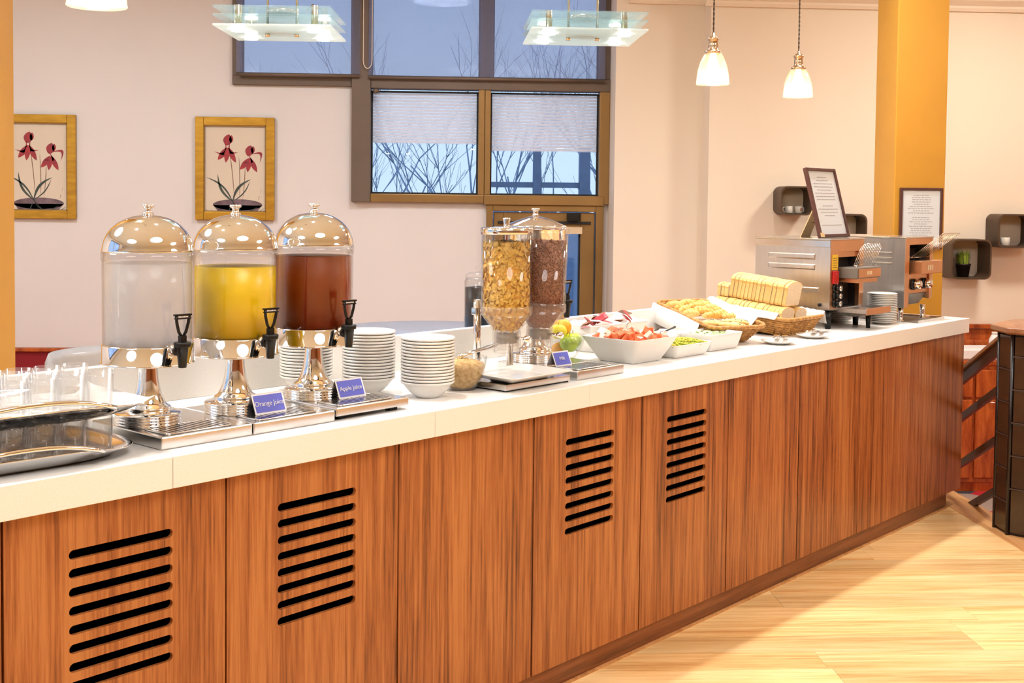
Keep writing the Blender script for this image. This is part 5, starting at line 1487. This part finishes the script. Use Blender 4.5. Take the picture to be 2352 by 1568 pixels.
glasses(ZT + 0.0048, 4, 6, 'tumbler under the upper tray, %s from the dispenser end, %s row from the front', 'tumblers on the lower tray', 1.115, 2.430)
serving_tray('oval steel tray stacked on the lower tumblers', 1.150, 2.435, ZT + 0.0850, TR)
cl = MB(); gx, gy = 25, 17; vs = []
for i in range(gx):
    for j in range(gy):
        x = -0.26 + 0.53 * i / (gx - 1); y = -0.155 + 0.31 * j / (gy - 1)
        e = max(0, (abs(x) - 0.19) / 0.08) ** 2 * 0.022 + max(0, (abs(y) - 0.115) / 0.05) ** 2 * 0.012
        vs.append((x, y, 0.0062 + e + 0.0008 * math.sin(14 * x + 9 * y)))
cl.add(vs, [(i * gy + j, i * gy + j + 1, (i + 1) * gy + j + 1, (i + 1) * gy + j) for i in range(gx - 1) for j in range(gy - 1)], True)
o = cl.build('tray_cloth', 'linen', None, W(1.150, 2.435, ZT + 0.0850), TR)
o.modifiers.new('thick', 'SOLIDIFY').thickness = 0.0012
tag(o, 'white cloth lining the upper tumbler tray', 'napkin')
glasses(ZT + 0.0850 + 0.0085, 4, 6, 'tumbler on the upper tray, %s from the dispenser end, %s row from the front', 'tumblers on the upper tray', 1.120, 2.435)

# ================================================================== BEYOND THE COUNTER
t = thing('round_table', 'blue grey table top behind the stacked bowls', 'table', (-0.05, 6.25, LOW))
MB().lathe([(0, 1.165), (0.55, 1.165), (0.56, 1.175), (0.55, 1.188), (0, 1.188)], 48).build('table_top', 'blue_grey_top', t)
MB().lathe([(0, 0), (0.28, 0), (0.28, 0.015), (0.05, 0.04), (0.04, 1.165), (0, 1.165)], 24).build('pedestal', 'black_plastic', t)
tz = LOW + 1.1885
t = thing('coffee_jar', 'glass jar of dark coffee beans behind the cereal dispenser', 'jar', (0.19, 6.0, tz))
MB().lathe([(0, 0), (0.068, 0), (0.070, 0.005), (0.070, 0.28), (0.062, 0.295), (0.060, 0.295), (0.067, 0.278), (0.067, 0.006), (0, 0.006)], 32).build('jar', 'glass', t)
MB().lathe([(0, 0.007), (0.066, 0.007), (0.066, 0.248), (0, 0.255)], 28).build('beans', 'coffee_bean', t)
ld = MB().lathe([(0, 0.296), (0.064, 0.296), (0.066, 0.300), (0.064, 0.312), (0.045, 0.322), (0, 0.326)], 32).build('lid', 'acrylic_hazy', t)
MB().lathe([(0, 0.326), (0.009, 0.326), (0.010, 0.334), (0.016, 0.342), (0.014, 0.352), (0, 0.354)], 18).build('knob', 'acrylic_hazy', ld)
t = thing('metal_spoon', 'steel spoon handle rising behind the middle bowl stack', 'spoon', W(2.50, 2.815, ZT + 0.1115), RZ)
MB().tube([(-0.05, 0.0, 0.0375), (-0.045, 0.0, 0.024), (-0.02, 0.0, 0.010), (0.01, 0.0, 0.005), (0.05, 0, 0.0045)], [0.005, 0.0055, 0.004, 0.003, 0.003], 7).build('handle', 'chrome', t)
MB().ball((0.065, 0, 0.006), 0.016, (1.4, 0.9, 0.35), 12, 6).build('spoon_bowl', 'chrome', t)
t = thing('lounge_chair', 'pale grey rounded chair back beyond the ledge behind the water dispenser', 'chair', (-1.38, 5.3, LOW), 0.5)
rs = []
for k in range(13):
    a = PI * k / 12; rr = 0.30
    rs.append([(rr * math.cos(a) * s_, rr * math.sin(a) * s_ * 0.85, z_) for s_, z_ in ((1.0, 0.40), (1.03, 0.70), (1.02, 1.16), (0.97, 1.20), (0.90, 1.16), (0.88, 0.70), (0.87, 0.40))])
MB().rings(rs, True).build('backrest', 'grey_top', t)
MB().prism(rrect(0.52, 0.50, 0.1, 6), 0.38, 0.50).build('seat', 'grey_top', t)
for sx in (-1, 1):
    for sy in (-1, 1): MB().tube([(sx * 0.19, sy * 0.18, 0.38), (sx * 0.22, sy * 0.21, 0)], [0.018, 0.012], 8).build('leg', 'black_plastic', t)

# sideboard in the lower room
t = thing('sideboard', 'varnished red wooden sideboard below the dado rail', 'cabinet', (3.75, 7.95, LOW))
MB().box(-0.55, 0.55, -0.30, -0.012, 0.06, 0.83).build('body', 'cherry', t)
MB().box(-0.57, 0.57, -0.32, -0.012, 0.83, 0.86).build('top', 'cherry', t, bevel=0.005)
MB().box(-0.54, 0.54, -0.29, -0.02, 0.0, 0.06).build('plinth', 'cherry', t)
for k in range(4):
    x = -0.41 + 0.272 * k
    dr = MB().box(x - 0.125, x + 0.125, -0.318, -0.30, 0.62, 0.80).build('drawer', 'cherry', t, bevel=0.006)
    MB().tube([(x - 0.04, -0.322, 0.59), (x - 0.03, -0.332, 0.59), (x + 0.03, -0.332, 0.59), (x + 0.04, -0.322, 0.59)], 0.004, 6).build('handle', 'chrome', dr)
    MB().box(x - 0.125, x + 0.125, -0.318, -0.30, 0.09, 0.605).build('door', 'cherry', t, bevel=0.006)
t = tag(MB().box(-0.22, 0.22, -0.12, 0.12, 0, 0.07).build('white_box', 'card_white', None, (3.56, 7.79, LOW + 0.8605), bevel=0.01), 'white box standing on the sideboard', 'box')
t = thing('white_bottle', 'small white bottle on the box above the sideboard', 'bottle', (3.655, 7.75, LOW + 0.931))
MB().lathe([(0, 0), (0.036, 0), (0.036, 0.055), (0.026, 0.075), (0.018, 0.09), (0, 0.09)], 20).build('body', 'card_white', t)
MB().lathe([(0, 0.09), (0.019, 0.09), (0.019, 0.105), (0, 0.106)], 16).build('cap', 'mug_white', t)

# newel post clad in brown glass blocks
t = thing('newel_post', 'dark post clad in brown glass blocks with a wooden cap', 'post', (2.640, 5.170, 0))
NR = 0.165; NF = 8
corner = [(NR * math.cos(PI / NF + 2 * PI * k / NF), NR * math.sin(PI / NF + 2 * PI * k / NF)) for k in range(NF)]
MB().prism([(x * 0.93, y * 0.93) for x, y in corner], 0.002, 0.885).build('core', 'tile_frame', t)
for k in range(NF):
    x, y = corner[k]
    MB().tube([(x * 0.985, y * 0.985, 0.002), (x * 0.985, y * 0.985, 0.885)], 0.009, 6).build('corner_strip', 'tile_frame', t)
    x2, y2 = corner[(k + 1) % NF]
    mx_, my_ = (x + x2) / 2, (y + y2) / 2; ln = math.hypot(x2 - x, y2 - y)
    ang = math.atan2(y2 - y, x2 - x)
    off = 0.0 if k % 2 else 0.062
    zs = [0.01] + [z for z in [off + 0.145 * q for q in range(1, 7)] if z < 0.86] + [0.88]
    for za, zb in zip(zs[:-1], zs[1:]):
        MB().box(-ln / 2 + 0.012, ln / 2 - 0.012, -0.006, 0.010, za + 0.004, zb - 0.004).build('glass_block', 'tile_brown', t, (mx_ * 0.97, my_ * 0.97, 0), ang, bevel=0.003)
    for z in zs[1:-1]:
        MB().box(-ln / 2, ln / 2, -0.008, 0.012, z - 0.003, z + 0.003).build('joint_strip', 'rail_brown', t, (mx_ * 0.975, my_ * 0.975, 0), ang)
c2 = [(x * 1.22, y * 1.22) for x, y in corner]
MB().rings([[(x * 0.95, y * 0.95, 0.885) for x, y in c2], [(x, y, 0.892) for x, y in c2], [(x, y, 0.912) for x, y in c2], [(x * 0.72, y * 0.72, 0.930) for x, y in c2]], False).build('cap', 'cap_wood', t, bevel=0.002)
MB().lathe([(0, 0.930), (0.06, 0.930), (0.05, 0.945), (0, 0.948)], 20).build('finial', 'cap_wood', t)

t = thing('stair_railing', 'brown metal stair railing sloping down from the newel post', 'railing', (2.575, 5.430, 0))
slope = -0.52
for zz, h_ in ((0.775, 0.055), (0.581, 0.036), (0.350, 0.036), (0.110, 0.036)):
    MB().rings([[(x, y_, z_ + slope * y_) for x, z_ in ((-0.010, zz - h_ / 2), (0.010, zz - h_ / 2), (0.010, zz + h_ / 2), (-0.010, zz + h_ / 2))] for y_ in (-0.11, 0.95)], False).build('rail_bar', 'rail_brown', t)
MB().rings([[(x, y_, z_ + slope * y_) for x, z_ in ((-0.024, 0.803), (0.024, 0.803), (0.020, 0.825), (-0.020, 0.825))] for y_ in (-0.11, 0.95)], False).build('handrail', 'cap_wood', t, bevel=0.003)
MB().box(-0.015, 0.015, 0.92, 0.95, LOW, 0.30).build('end_post', 'rail_brown', t)
